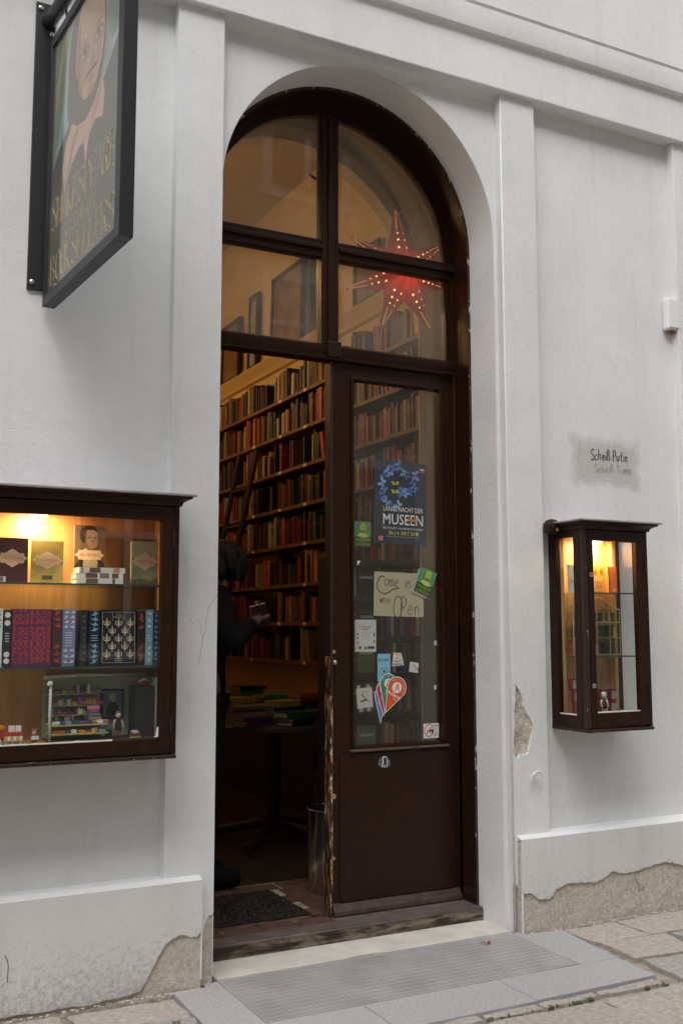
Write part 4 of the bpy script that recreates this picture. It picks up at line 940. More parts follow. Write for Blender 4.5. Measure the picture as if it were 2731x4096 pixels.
shape('beard', [(.285, .70), (.30, .62), (.35, .565), (.42, .545), (.49, .555), (.55, .60), (.585, .69), (.555, .665), (.525, .63), (.495, .612), (.455, .605), (.41, .61), (.36, .635), (.325, .68), (.305, .75)], .0034, (.07, .05, .038))
shape('chin', ell(.462, .625, .035, .018), .0035, (.50, .30, .19)); shape('moustache', [(.39, .684), (.425, .697), (.465, .695), (.505, .697), (.54, .684), (.505, .682), (.465, .684), (.425, .682)], .0036, (.075, .05, .04))
shape('lips', [(.432, .664), (.465, .672), (.498, .664), (.465, .650)], .0037, (.40, .17, .13)); shape('nose', [(.470, .80), (.500, .725), (.495, .708), (.455, .700), (.445, .712), (.462, .73)], .0036, (.42, .23, .145)); shape('nose_light', [(.478, .80), (.488, .725), (.480, .722), (.474, .79)], .0039, (.64, .42, .30))
for s_ in (.390, .535):
    shape('eye_socket', ell(s_, .785, .046, .030), .0035, (.43, .24, .15)); shape('eye', [(s_-.036, .782), (s_-.01, .797), (s_+.014, .797), (s_+.036, .783), (s_+.012, .772), (s_-.012, .771)], .0038, (.62, .56, .47)); shape('iris', ell(s_+.004, .785, .013, .0125), .0041, (.05, .03, .02)); shape('eyelid', [(s_-.038, .783), (s_-.01, .801), (s_+.016, .801), (s_+.038, .785), (s_+.014, .796), (s_-.012, .796)], .0043, (.16, .08, .05)); shape('brow', [(s_-.046, .818), (s_-.01, .832), (s_+.042, .820), (s_, .824)], .0038, (.16, .09, .06))
shape('collar', [(.19, .370), (.165, .45), (.19, .53), (.26, .59), (.32, .555), (.42, .535), (.51, .565), (.575, .62), (.61, .55), (.595, .47), (.52, .495), (.455, .465), (.425, .37), (.40, .465), (.35, .465), (.27, .435)], .0030, (.78, .48, .34))
for k in range(8): shape('collar_fold', [(.195+.012*k, .395+.02*k), (.30+.008*k, .515+.004*k), (.303+.008*k, .508+.004*k), (.20+.012*k, .385+.02*k)], .0035, (.58, .28, .2))
for k in range(6): shape('collar_fold', [(.47+.015*k, .49+.008*k), (.50+.014*k, .55+.010*k), (.503+.014*k, .548+.010*k), (.474+.015*k, .486+.008*k)], .0035, (.58, .28, .2))
M_gold = mat('gold_paint', (.46, .39, .17), .5, var=.3, vscale=60)
fs = lambda s0, z0: (lambda a, c: (.016-.0045, -(s0+a), z0+c))
handwriting('SHAKESPEARE', fs(.052, .262), .115, .0735, .0036, M_gold, panel, 'lettering', local=True, jit=.02, curvy=False, seed=6)
handwriting('& COMPANY', fs(.22, .192), .050, .046, .0022, M_gold, panel, 'lettering', local=True, jit=.02, curvy=False, seed=7)
handwriting('BOOKSELLERS', fs(.052, .065), .105, .0735, .0036, M_gold, panel, 'lettering', local=True, jit=.02, curvy=False, seed=8)
# wall plate and bracket belong to the sign
hang = lambda nm, mb, M, **k: mb.build(nm, M, sg, local=True, **k)
Ri = Matrix.Rotation(R(-4.45), 4, 'Z')
def wl(x, y, z): v = Ri @ (Vector((x, y, z))-Vector((.692, -.03, 2.441))); return tuple(v)
def wbox(nm, x0, x1, y0, y1, z0, z1, M, bevel=0):
    mb = MB().box(x0, x1, y0, y1, z0, z1); mb.v = [wl(*p) for p in mb.v]; return mb.build(nm, M, sg, local=True, bevel=bevel)
wbox('wall_plate', .640, .712, -.012, .0005, 2.508, 3.62, M_iron, .002)
for z in (2.535, 3.595): hang('bolt', MB().lathe([(.009, 0), (.009, -.006), (.004, -.009)], wl(.656, -.012, z), 10, axis='y'), M_bolt)
hang('bolt', MB().lathe([(.009, 0), (.009, -.006), (.004, -.009)], wl(.70, -.012, 3.50), 10, axis='y'), M_bolt)
hang('bracket', MB().tube([wl(.686, -.012, 3.545), wl(.70, -.12, 3.545), wl(.755, -.84, 3.545)], .026, 14), M_iron, smooth='all')
for y in (-.20, -.72): hang('hanger', MB().tube([wl(.69+.078*(-y), y, 3.52), wl(.715+.078*(-y)-.01, y, 3.455)], .006, 8), M_iron)

# ------------------------------------------------------------------ wall showcases
def woodmat(name, a, b2, sc=(3, 3, 40)):
    M = mat(name, a, .45, .4); nt = M.node_tree; bb = nt.nodes['Principled BSDF']; L = nt.links.new
    geo = nt.nodes.new('ShaderNodeNewGeometry'); mp = nt.nodes.new('ShaderNodeMapping'); mp.inputs['Scale'].default_value = sc; L(geo.outputs['Position'], mp.inputs['Vector'])
    n = nt.nodes.new('ShaderNodeTexNoise'); n.inputs['Scale'].default_value = 1; n.inputs['Detail'].default_value = 7; n.inputs['Distortion'].default_value = .6; L(mp.outputs[0], n.inputs['Vector'])
    cr = nt.nodes.new('ShaderNodeValToRGB'); cr.color_ramp.elements[0].position = .35; cr.color_ramp.elements[1].position = .68; cr.color_ramp.elements[0].color = (*a, 1); cr.color_ramp.elements[1].color = (*b2, 1)
    L(n.outputs[0], cr.inputs[0]); L(cr.outputs[0], bb.inputs['Base Color']); return M
M_vene = woodmat('orange_veneer', (.30, .125, .04), (.42, .20, .075), (28, 28, 3))
M_pine = woodmat('knotty_pine', (.46, .25, .10), (.60, .37, .17), (40, 40, 4))
M_putty = mat('white_putty', (.72, .70, .66), .6, bump=.5, bscale=60)
M_shelfglass = glass('shelf_glass', (.80, .92, .86), 1.5); M_edge = mat('green_glass_edge', (.035, .07, .055), .15, .6)
M_lead = mat('weathered_top_sheet', (.34, .32, .33), .5, var=.2, vscale=14)
M_chip_case = chipped('chipped_showcase_edge', under=(.45, .38, .30), lo=.63, hi=.65, sc=(30, 30, 10), third=(.5, .3, .15))
def cornice(x0, x1, par, zt=1.745):
    sec = [(.0, 0), (.006, 0), (.010, .012), (.022, .020), (.034, .024), (.036, .032)]      # (projection, height)
    mb = MB(); loops = []
    for (p, h) in sec: loops.append([(x0-p, .0, zt-.032+h), (x0-p, -.24-p, zt-.032+h), (x1+p, -.24-p, zt-.032+h), (x1+p, .0, zt-.032+h)])
    for a in range(len(loops)-1):
        mb.add(loops[a]+loops[a+1], [(i, i+1, 4+i+1, 4+i) for i in range(3)])
    mb.add(loops[-1], [(0, 1, 2, 3)]); mb.build('cornice', M_brown, par)
    bx('top_sheet', x0-.048, x1+.048, -.29, -.0005, zt+.0005, zt+.008, M_lead, par, bevel=.002)
def puck(x, y, z, w, par):
    MB().lathe([(.032, 0), (.034, -.006), (.030, -.014)], (x, y, z), 20).build('lamp', mat('lamp_lens', (1, .8, .5), emit=(1, .62, .25), estr=16), par, smooth=True)
    ld = bpy.data.lights.new('showcase_light', 'AREA'); ld.shape = 'DISK'; ld.size = .05; ld.energy = w; ld.color = (1, .66, .31)
    lo = bpy.data.objects.new('showcase_light', ld); COL.objects.link(lo); lo.parent = par; lo.location = Vector((x, y, z-.017))-rootof(par).location; lo.rotation_euler = (R(32), 0, 0)
# left, wide one
X0, X1, Z0, Z1 = -.30, 1.156, .850, 1.716
sc = thing('wall_showcase', 'wide dark brown glazed book showcase lit from above, left of the doorway', 'showcase', (.43, -.12, Z0))
bx('back_panel', X0+.02, X1-.02, -.020, -.002, Z0+.02, Z1, M_vene, sc)
bx('side_panel', X1-.0195, X1, -.2145, -.0005, Z0, Z1, M_brown, sc); bx('side_panel', X0, X0+.0195, -.2145, -.0005, Z0, Z1, M_brown, sc)
bx('inner_lining', X1-.024, X1-.020, -.213, -.021, Z0+.03, Z1-.03, M_vene, sc)
bx('bottom_board', X0, X1, -.246, -.0005, Z0-.014, Z0-.0005, M_chip_case, sc, bevel=.003); bx('floor_board', X0+.02, X1-.0245, -.213, -.0205, Z0+.0, Z0+.052, M_vene, sc)
bx('top_board', X0+.02, X1-.0245, -.213, -.0205, Z1-.03, Z1-.002, M_vene, sc)
bx('face_frame', X1-.019, X1+.0005, -.2365, -.215, Z0+.0005, Z1, M_brown, sc, bevel=.002)
d_ = MB(); d_.box(1.092, X1-.0215, -.240, -.215, Z0+.006, 1.712).box(X0+.02, X0+.07, -.240, -.215, Z0+.006, 1.712).box(X0+.07, 1.092, -.240, -.215, 1.664, 1.712).box(X0+.07, 1.092, -.240, -.215, Z0+.006, .905)
gd = d_.build('glazed_door', M_brown, sc, bevel=.0015)
bx('glass_pane', X0+.07, 1.092, -.2295, -.2265, .905, 1.664, M_case_glass, gd)
mb = MB(); xs_ = [X0+.07+(1.162)*i/60 for i in range(61)]
mb.prism([(x, .9052) for x in xs_]+[(x, .9095+.002*noise.noise(Vector((x*30, 1, 2)))+.002*noise.noise(Vector((x*90, 1, 2)))) for x in reversed(xs_)], -.2385, -.2300, 'y'); mb.build('putty', M_putty, gd)
mb = MB(); zs_ = [.91+.03*i/6 for i in range(7)]; mb.prism([(1.0918, .9105), (1.0918, .945), (1.089, .94), (1.087, .925), (1.084, .914), (1.078, .9105)], -.2385, -.2300, 'y'); mb.build('putty', M_putty, gd)
for z in (1.60, .95): bx('hinge', X1-.024, X1-.0185, -.2455, -.2405, z-.03, z+.03, M_iron, sc)
for z in (1.437, 1.155):
    s_ = bx('glass_shelf', X0+.025, X1-.025, -.205, -.022, z-.007, z, M_shelfglass, sc); bx('shelf_edge', X0+.025, X1-.025, -.2065, -.2052, z-.0068, z-.0002, M_edge, s_)
cornice(X0, X1, sc, 1.7485); puck(.69, -.10, Z1-.031, 4.2, sc)
# right, narrow one
X0, X1 = 2.987, 3.360
rc = thing('wall_showcase', 'narrow dark brown showcase with glazed sides, lit from above, right of the doorway', 'showcase', (3.17, -.12, Z0))
bx('back_panel', X0+.03, X1-.03, -.016, -.002, Z0+.02, Z1, M_pine, rc)
for (xa, xb) in ((X0, X0+.024), (X1-.024, X1)):
    sp_ = MB(); sp_.box(xa, xb, -.055, -.0005, Z0, Z1).box(xa, xb, -.2145, -.172, Z0, Z1).box(xa, xb, -.172, -.055, Z0, .905).box(xa, xb, -.172, -.055, 1.684, Z1)
    so = sp_.build('side_frame', M_brown, rc, bevel=.002); xm = (xa+xb)/2; bx('glass_pane', xm-.0015, xm+.0015, -.172, -.055, .905, 1.684, M_case_glass, so)
    bx('putty', xa+.001, xm-.002, -.1715, -.0555, .9052, .910, M_putty, so)
bx('pine_post', X0+.0245, X0+.043, -.054, -.0165, Z0+.03, Z1-.03, M_pine, rc); bx('pine_post', X1-.043, X1-.0245, -.054, -.0165, Z0+.03, Z1-.03, M_pine, rc)
bx('pine_post', X1-.040, X1-.0245, -.2135, -.20, Z0+.03, Z1-.03, M_pine, rc)
bx('bottom_board', X0-.002, X1+.002, -.246, -.0005, Z0-.014, Z0-.0005, M_chip_case, rc, bevel=.003); bx('floor_board', X0+.0245, X1-.0245, -.213, -.017, Z0, Z0+.052, M_pine, rc)
bx('top_board', X0+.0245, X1-.0245, -.213, -.017, Z1-.03, Z1-.002, M_pine, rc)
bx('corner_strip', X0+.0005, X0+.022, -.2400, -.215, Z0+.0005, Z1, M_chip_case, rc, bevel=.002); bx('face_frame', X1-.016, X1, -.2375, -.215, Z0+.0005, Z1, M_brown, rc, bevel=.002)
d_ = MB(); d_.box(X0+.025, 3.043, -.240, -.215, Z0+.008, 1.712).box(3.290, X1-.018, -.240, -.215, Z0+.008, 1.712).box(3.043, 3.290, -.240, -.215, 1.666, 1.712).box(3.043, 3.290, -.240, -.215, Z0+.008, .918)
gd = d_.build('glazed_door', M_brown, rc, bevel=.0015); bx('glass_pane', 3.043, 3.290, -.2295, -.2265, .918, 1.666, M_case_glass, gd)
mb = MB(); xs_ = [3.0435+.246*i/30 for i in range(31)]
mb.prism([(x, .9182) for x in xs_]+[(x, .923+.0025*noise.noise(Vector((x*60, 4, 2)))) for x in reversed(xs_)], -.2385, -.23, 'y'); mb.build('putty', M_putty, gd)
for z in (1.515, 1.035):
    MB().lathe([(.010, 0), (.010, -.0025), (.0075, -.0035), (.0075, -.002), (.001, -.002)], (3.0275, -.2402, z), 16, axis='y').build('lock', M_bolt, gd, smooth=True)
    bx('keyhole', 3.0262, 3.0288, -.2445, -.2425, z-.005, z+.004, M_black, gd)
for z in (1.56, 1.0): bx('hinge', X1-.0205, X1-.0155, -.2455, -.2405, z-.035, z+.035, M_iron, rc)
for z in (1.441, 1.161):
    s_ = bx('glass_shelf', X0+.045, X1-.045, -.199, -.018, z-.006, z, M_shelfglass, rc); bx('shelf_edge', X0+.045, X1-.045, -.2005, -.1992, z-.0058, z-.0002, M_edge, s_)
cornice(X0, X1, rc, 1.7485); puck(3.20, -.07, Z1-.031, 2.9, rc)
t = thing('bulkhead_lamp', 'small round brown bulkhead lamp fixed between pilaster and narrow showcase', 'lamp', (2.952, -.04, 1.735))
MB().lathe([(.012, 0.0), (.014, -.03), (.022, -.04), (.034, -.055), (.036, -.075), (.030, -.095), (.014, -.106), (.003, -.108)], (2.950, -.003, 1.737), 20, axis='y').build('housing', M_brown, t, smooth=True)
MB().lathe([(.008, 0), (.006, -.004)], (2.955, -.1105, 1.722), 10, axis='y').build('sensor', M_bolt, t)

# ------------------------------------------------------------------ books in the wide showcase
def facebook(name_label, x0, x1, z0, h, y, t_, col, parts=None, sp_col=None, rz=0, name='book', cat='book', wear=.12):
    """book standing with its cover to the street"""
    t = thing(name, name_label, cat, ((x0+x1)/2, y, z0), (R(-3), 0, rz)); w = (x1-x0)/2
    cm = mat('cover_%.3f_%.3f' % (x0, z0), col, .5, .35, var=wear, vscale=40)
    MB().box(-w, w, 0, .002, 0, h).box(-w, w, t_-.002, t_, 0, h).box(-w, -w+.003, .002, t_-.002, 0, h).build('cover', cm, t, local=True, bevel=.0006)
    MB().box(-w+.0032, w-.003, .0022, t_-.0022, .003, h-.003).build('pages', M_pages, t, local=True)
    if parts: parts(t, w, h)
    return t
def lshape(t, nm, pts, d, col, rough=.55, em=None):
    return MB().prism(pts, -d, -d+.0003, 'y').build(nm, mat('ink_%s' % (','.join('%.2f' % c for c in col)), col, rough), t, local=True)
def ltext(t, body, x, z, size, col, width=None, height=None, d=.0012, bold=0, rot=0):
    return lettering(body, x, z, -d, size, mat('ink_%s' % (','.join('%.2f' % c for c in col)), col, .55), t, width=width, height=height, bold=bold, rot=rot, local=True)
CREAM = (.72, .62, .50)
def diamond(word, inkc=(.45, .2, .12), zc=.53, small=True):
    def f(t, w, h):
        z = h*zc; lshape(t, 'label_diamond', [(-w*.98, z), (0, z-.032), (w*.98, z), (0, z+.032)], .0007, CREAM)
        lshape(t, 'label_block', [(-w*.74, z-.017), (w*.74, z-.017), (w*.74, z+.017), (-w*.74, z+.017)], .0010, (.70, .56, .42))
        ltext(t, word, 0, z-.005, .012, inkc, width=w*1.25, height=.010, d=.0015)
        if small: lshape(t, 'label_stamp', [(-.018, h*.09), (.018, h*.09), (.018, h*.19), (-.018, h*.19)], .0007, (.12, .10, .05))
    return f
facebook('dark maroon pocket book with a pale diamond label in the wide showcase', .552, .657, 1.4375, .155, -.125, .016, (.075, .018, .030), diamond('MILTON', zc=.55, small=False))
facebook('golden yellow pocket book with a pale diamond label in the wide showcase', .668, .778, 1.4375, .150, -.120, .014, (.50, .40, .12), diamond('HOPKINS', zc=.54))
def portrait(t, w, h):
    lshape(t, 'figure_coat', [(-w, 0), (-w, h*.30), (-w*.55, h*.46), (-w*.1, h*.52), (w*.45, h*.50), (w, h*.34), (w, 0)], .0006, (.030, .024, .019))
    lshape(t, 'figure_neck', [(-.012, h*.42), (-.010, h*.62), (.022, h*.62), (.026, h*.44)], .0007, (.26, .17, .11))
    lshape(t, 'figure_hair', ell(-.002, h*.83, .034, .036), .0008, (.045, .028, .018)); lshape(t, 'figure_face', [(-.020, h*.86), (-.022, h*.74), (-.012, h*.63), (.008, h*.59), (.026, h*.64), (.031, h*.75), (.028, h*.88), (.012, h*.93), (-.008, h*.92)], .0010, (.36, .245, .165))
    lshape(t, 'figure_shadow', [(-.020, h*.86), (-.022, h*.74), (-.012, h*.63), (-.004, h*.62), (-.012, h*.74), (-.010, h*.88)], .0012, (.22, .14, .09)); lshape(t, 'figure_sideburn', [(-.023, h*.88), (-.025, h*.70), (-.017, h*.72), (-.014, h*.90)], .0014, (.05, .03, .02))
    lshape(t, 'figure_scarf', [(-.028, h*.16), (-.022, h*.40), (-.006, h*.50), (.018, h*.50), (.030, h*.38), (.022, h*.18), (.0, h*.10)], .0009, (.44, .38, .31))
    for sx in (-.002, .020): lshape(t, 'figure_eye', ell(sx, h*.79, .0055, .0022, n=10), .0014, (.05, .03, .02)); lshape(t, 'figure_brow', [(sx-.008, h*.815), (sx, h*.828), (sx+.008, h*.818), (sx, h*.821)], .0014, (.07, .04, .03))
    lshape(t, 'figure_nose', [(.008, h*.78), (.016, h*.71), (.007, h*.70)], .0014, (.25, .15, .10)); lshape(t, 'figure_mouth', [(.001, h*.665), (.018, h*.667), (.010, h*.657)], .0014, (.26, .10, .08))
    diamond('BURNS', zc=.50)(t, w, h)
facebook('brown pocket book with a painted portrait and diamond label standing behind the flat stack', .822, .931, 1.4375, .213, -.085, .015, (.17, .12, .07), portrait)
def landsc(t, w, h):
    lshape(t, 'picture_hills', [(-w, h*.12), (-w*.3, h*.16), (w*.4, h*.10), (w, h*.18), (w, 0), (-w, 0)], .0006, (.16, .13, .06)); lshape(t, 'picture_sky', [(-w, h*.62), (w, h*.70), (w, h), (-w, h)], .0006, (.42, .42, .30)); diamond('TENNYSON', zc=.54, small=False)(t, w, h)
facebook('grey-green landscape pocket book with diamond label at the showcase hinge side', 1.020, 1.118, 1.4375, .160, -.115, .015, (.30, .33, .22), landsc)
def flat(label, x0, x1, y0, y1, z, t_, col, marks, rz=0, grp=None):
    t = thing('book', label, 'book', ((x0+x1)/2, (y0+y1)/2, z), (0, 0, rz), grp); w = (x1-x0)/2; d = (y1-y0)/2; cm = mat('flatcover_%.3f_%.3f' % (x0, z), col, .5)
    MB().box(-w, w, -d, d, 0, .0015).box(-w, w, -d, d, t_-.0015, t_).box(-w, w, -d, -d+.002, .0015, t_-.0015).build('cover', cm, t, local=True); MB().box(-w+.002, w-.002, -d+.0022, d-.002, .0017, t_-.0017).build('pages', M_pages, t, local=True)
    for (a, c, cc) in marks: MB().box(-w+2*w*a, -w+2*w*c, -d-.0005, -d-.0001, .001, t_-.001).build('spine_mark', mat('ink_%s' % (','.join('%.2f' % v for v in cc)), cc, .5), t, local=True)
BRN = (.16, .10, .06); TAN = (.48, .30, .16); GRY = (.2, .2, .2)
flat('lowest white-spined book of the flat stack before the portrait cover', .803, .966, -.205, -.11, 1.4375, .0175, (.75, .72, .68), [(.2, .45, BRN), (.76, .82, BRN)], .02)
flat('middle white-spined book of the flat stack before the portrait cover', .803, .966, -.203, -.11, 1.4555, .0185, (.78, .75, .70), [(.2, .45, BRN), (.76, .90, BRN), (.5, .7, GRY)], -.01)
flat('topmost white-spined book of the flat stack before the portrait cover', .812, .972, -.203, -.10, 1.4745, .0185, (.72, .70, .66), [(.22, .46, BRN), (.74, .88, TAN), (.05, .08, GRY)], .015)
flat('small white booklet lying beside the maroon pocket book', .535, .572, -.20, -.13, 1.4375, .018, (.75, .72, .68), [(.3, .8, GRY)])
# cloth-bound row: covers with generic stamped ornaments
def stamp(t, nm, col, items, d=.0008):
    """items: list of outlines stamped on the cover, joined as one layer"""
    mb = MB()
    for i, pts in enumerate(items): mb.prism(pts, -d-.00002*(i % 7), -d+.0004, 'y')
    return mb.build(nm, mat('ink_%s' % (','.join('%.2f' % c for c in col)), col, .55), t, local=True)
def leaf(x, z, r_, a, k=.45): return [(x+r_*u*math.cos(a)-r_*v*math.sin(a), z+r_*u*math.sin(a)+r_*v*math.cos(a)) for u, v in ((-1, 0), (-.4, k), (.3, k*.9), (1, 0), (.3, -k*.9), (-.4, -k))]
def blob(x, z, r_): return ell(x, z, r_, r_, n=10)
def bird(x, z, r_, a): return [(x+r_*u*math.cos(a)-r_*v*math.sin(a), z+r_*u*math.sin(a)+r_*v*math.cos(a)) for u, v in ((-1.2, .1), (-.3, .2), (.1, 1.0), (.45, .3), (1.1, .45), (.6, -.1), (.1, -.3), (-.4, -.2))]
def spinebook(label, x0, x1, z0, h, y, d, col, fn=None):
    t = thing('book', label, 'book', ((x0+x1)/2, y, z0)); w = (x1-x0)/2
    MB().box(-w, w, 0, .003, 0, h).box(-w, -w+.0025, .003, d, 0, h).box(w-.0025, w, .003, d, 0, h).build('cover', mat('spine_%.3f' % x0, col, .55, .3, var=.1, vscale=60), t, local=True, bevel=.0008)
    MB().box(-w+.0028, w-.0028, .0032, d-.003, .003, h-.004).build('pages', M_pages, t, local=True)
    if fn: fn(t, w, h)
q = random.Random(31)
def pat(col, kind, n, r_, zr=(.05, .95), edge=True):
    def f(t, w, h):
        it = []
        rowsn = max(1, int(n))
        cols = max(1, int(round(2*w/(r_*2.6))))
        for i in range(rowsn):
            z = h*(zr[0]+(zr[1]-zr[0])*(i+.5)/rowsn)
            for j in range(cols):
                x = -w+2*w*(j+.5)/cols+(r_*.5 if (i % 2 and cols > 1) else 0)*.6
                if abs(x) > w-r_*.8 and cols > 1: x = math.copysign(w-r_*1.05, x)
                if cols == 1: x = 0
                a = q.uniform(0, 6.28)
                if kind == 'leaf': x = max(-w+r_*1.05, min(w-r_*1.05, x+q.uniform(-.5, .5)*r_)) if cols > 1 else 0; z = z+q.uniform(-.4, .4)*r_
                it.append(leaf(x, z, r_, a) if kind == 'leaf' else (blob(x, z, r_) if kind == 'dot' else bird(x, z, r_, q.uniform(-.5, .5)+(3.14 if (i+j) % 2 else 0)*0)))
        stamp(t, 'stamped_ornament', col, it)
        if edge and w < .03: stamp(t, 'spine_rule', col, [[(-w*.8, h*.96), (w*.8, h*.96), (w*.8, h*.965), (-w*.8, h*.965)], [(-w*.8, h*.035), (w*.8, h*.035), (w*.8, h*.04), (-w*.8, h*.04)]])
    return f
ZM = 1.1555; HM = .194
def lines(col, z0, n=4):
    def f(t, w, h):
        stamp(t, 'spine_title', col, [[(-w*.55, h*(z0-.045*i)), (w*.55, h*(z0-.045*i)), (w*.55, h*(z0-.045*i)+.003), (-w*.55, h*(z0-.045*i)+.003)] for i in range(n)])
    return f
def both(*fs): return lambda t, w, h: [f(t, w, h) for f in fs]
spinebook('white cloth book with black flecks in the middle row of the wide showcase', .546, .573, ZM, HM, -.17, .13, (.70, .70, .70), pat((.05, .05, .06), 'leaf', 9, .008))
spinebook('black cloth book with white moons on its spine in the wide showcase', .576, .600, ZM, HM-.004, -.17, .13, (.025, .03, .04), both(pat((.72, .72, .70), 'dot', 2, .0095, (.70, .98)), pat((.72, .72, .70), 'dot', 2, .0095, (.05, .28)), lines((.6, .6, .58), .58, 4)))
facebook('large purple cloth book with red flower ornament in the wide showcase', .603, .733, ZM, HM, -.172, .03, (.115, .022, .085), both(pat((.40, .045, .06), 'leaf', 15, .0075, (.05, .97)), pat((.30, .03, .06), 'dot', 8, .0055, (.08, .92))))
spinebook('dark brown cloth book with red animal ornament in the wide showcase', .736, .768, ZM, HM-.003, -.17, .13, (.055, .022, .03), both(pat((.36, .06, .045), 'bird', 3, .014, (.66, .99)), pat((.36, .06, .045), 'bird', 3, .014, (.03, .40))))
spinebook('lavender blue cloth book with white toadstool ornament in the wide showcase', .770, .813, ZM, HM, -.17, .13, (.17, .20, .36), both(pat((.66, .66, .66), 'bird', 4, .009, (.64, .98)), pat((.66, .66, .66), 'bird', 3, .009, (.02, .32)), lines((.55, .57, .68), .58, 6)))
spinebook('slim charcoal cloth book beside the gap in the wide showcase', .832, .857, ZM, HM-.002, -.16, .13, (.03, .035, .04), pat((.09, .10, .11), 'leaf', 8, .009))
spinebook('black cloth book with light blue birds in the wide showcase', .860, .898, ZM, HM-.005, -.17, .13, (.018, .024, .04), both(pat((.22, .46, .62), 'bird', 4, .0125, (.60, .98)), pat((.22, .46, .62), 'bird', 4, .0125, (.02, .40)), lines((.3, .45, .52), .54, 3)))
def chand(t, w, h):
    c = (.62, .57, .36); it = []
    for i, z in enumerate((.20, .34, .48, .62, .76)):
        for j in range(3 if i % 2 == 0 else 2):
            x = (-w*.66, 0, w*.66)[j] if i % 2 == 0 else (-w*.36, w*.36)[j]
            it += [[(x-.0012, h*z+.017), (x+.0012, h*z+.017), (x+.0026, h*z-.002), (x+.0012, h*z-.014), (x, h*z-.018), (x-.0012, h*z-.014), (x-.0026, h*z-.002)]]
            for s_ in (1, -1):
                for k in (1, 2):
                    it.append([(x, h*z-.010), (x+s_*.0055*k, h*z-.006), (x+s_*.0058*k+s_*.001, h*z+.002), (x+s_*.0055*k-s_*.001, h*z+.002), (x+s_*.005*k, h*z-.004), (x, h*z-.0075)]); it.append(ell(x+s_*.0058*k, h*z+.005, .0010, .0030, n=8))
    stamp(t, 'stamped_ornament', c, it)
    r_ = w*.92; stamp(t, 'cover_rule', c, [[(-r_, h*.05), (r_, h*.05), (r_, h*.055), (-r_, h*.055)], [(-r_, h*.95), (r_, h*.95), (r_, h*.955), (-r_, h*.955)], [(-r_, h*.056), (-r_+.001, h*.056), (-r_+.001, h*.949), (-r_, h*.949)], [(r_-.001, h*.056), (r_, h*.056), (r_, h*.949), (r_-.001, h*.949)],
          [(-w*.36, h*.80), (-w*.35, h*.80), (-w*.35, h*.949), (-w*.36, h*.949)], [(w*.35, h*.80), (w*.36, h*.80), (w*.36, h*.949), (w*.35, h*.949)]])
    ltext(t, 'Great', 0, h*.895, .008, c); ltext(t, 'Expectations', 0, h*.855, .008, c, width=.036); ltext(t, 'Charles', 0, h*.11, .008, c); ltext(t, 'Dickens', 0, h*.072, .008, c)
facebook('large black cloth book with cream candelabra ornament in the wide showcase', .902, 1.027, ZM, HM, -.172, .03, (.016, .017, .03), chand)
spinebook('black cloth book with rust red ornament beside the candelabra cover', 1.031, 1.058, ZM, HM-.004, -.17, .13, (.03, .018, .02), both(pat((.34, .05, .03), 'leaf', 3, .012, (.66, .98)), pat((.34, .05, .03), 'leaf', 3, .012, (.04, .38))))
spinebook('pale blue cloth book with white ornament in the wide showcase', 1.0605, 1.087, ZM, HM, -.17, .13, (.20, .36, .46), both(pat((.68, .70, .70), 'leaf', 3, .009, (.64, .98)), pat((.68, .70, .70), 'leaf', 3, .009, (.04, .34)), lines((.6, .65, .65), .52, 3)))
spinebook('dark blue cloth book nearest the showcase hinge', 1.089, 1.108, ZM, HM-.002, -.17, .13, (.02, .04, .09), pat((.2, .3, .45), 'leaf', 9, .008))

# ------------------------------------------------------------------ knitted miniature bookshop on the showcase floor
FZS = .9025
mi = thing('miniature_bookshop', 'handmade miniature bookshop room with tiny books and a little counter', 'miniature', (.91, -.12, FZS))
M_felt = mat('pale_felt', (.33, .35, .27), .95, .1, bump=.6, bscale=200); M_wf = mat('white_felt', (.68, .65, .60), .95, bump=.6, bscale=150); M_yg = mat('yellow_green_felt', (.44, .45, .12), .95, bump=.5, bscale=200); M_blackf = mat('black_felt', (.02, .02, .021), .9)
bx('back_wall', .735, 1.115, -.050, -.040, FZS, 1.112, M_felt, mi); bx('side_wall', 1.105, 1.112, -.20, -.0505, FZS, 1.11, M_felt, mi); bx('floor', .735, 1.1045, -.2055, -.0505, FZS, FZS+.004, mat('dark_felt', (.05, .04, .035), .9), mi)
MB().tube([(.733, -.195, FZS), (.730, -.195, 1.0), (.731, -.195, 1.092)], .0045, 8).build('post', M_wf, mi, smooth='all'); MB().ball((.728, -.195, 1.099), .010).build('post_knob', M_wf, mi, smooth='all')
MB().tube([(.735, -.052, 1.114), (.86, -.050, 1.120), (1.10, -.05, 1.118)], .006, 8).build('top_rim', M_wf, mi, smooth='all')
for z in (1.058, 1.018, .985): bx('shelf', .745, .925, -.088, -.051, z-.003, z, M_yg if z < 1 else M_felt, mi)
bx('counter_shelf', .738, .930, -.185, -.095, .9555, .9595, M_yg, mi); bx('counter_shelf', .738, .930, -.190, -.095, .9265, .9305, M_yg, mi)
bx('counter_panel', .742, .926, -.0945, -.0905, FZS+.004, .955, M_yg, mi); bx('counter_shelf', .745, .92, -.182, -.096, FZS+.0045, .908, mat('brown_felt', (.12, .09, .05), .9), mi)
TC = [(.10, .05, .22), (.60, .20, .03), (.42, .36, .08), (.05, .06, .14), (.06, .14, .07), (.45, .06, .10), (.65, .62, .55), (.16, .30, .40), (.35, .14, .22), (.55, .09, .04), (.25, .22, .2)]
q = random.Random(51)
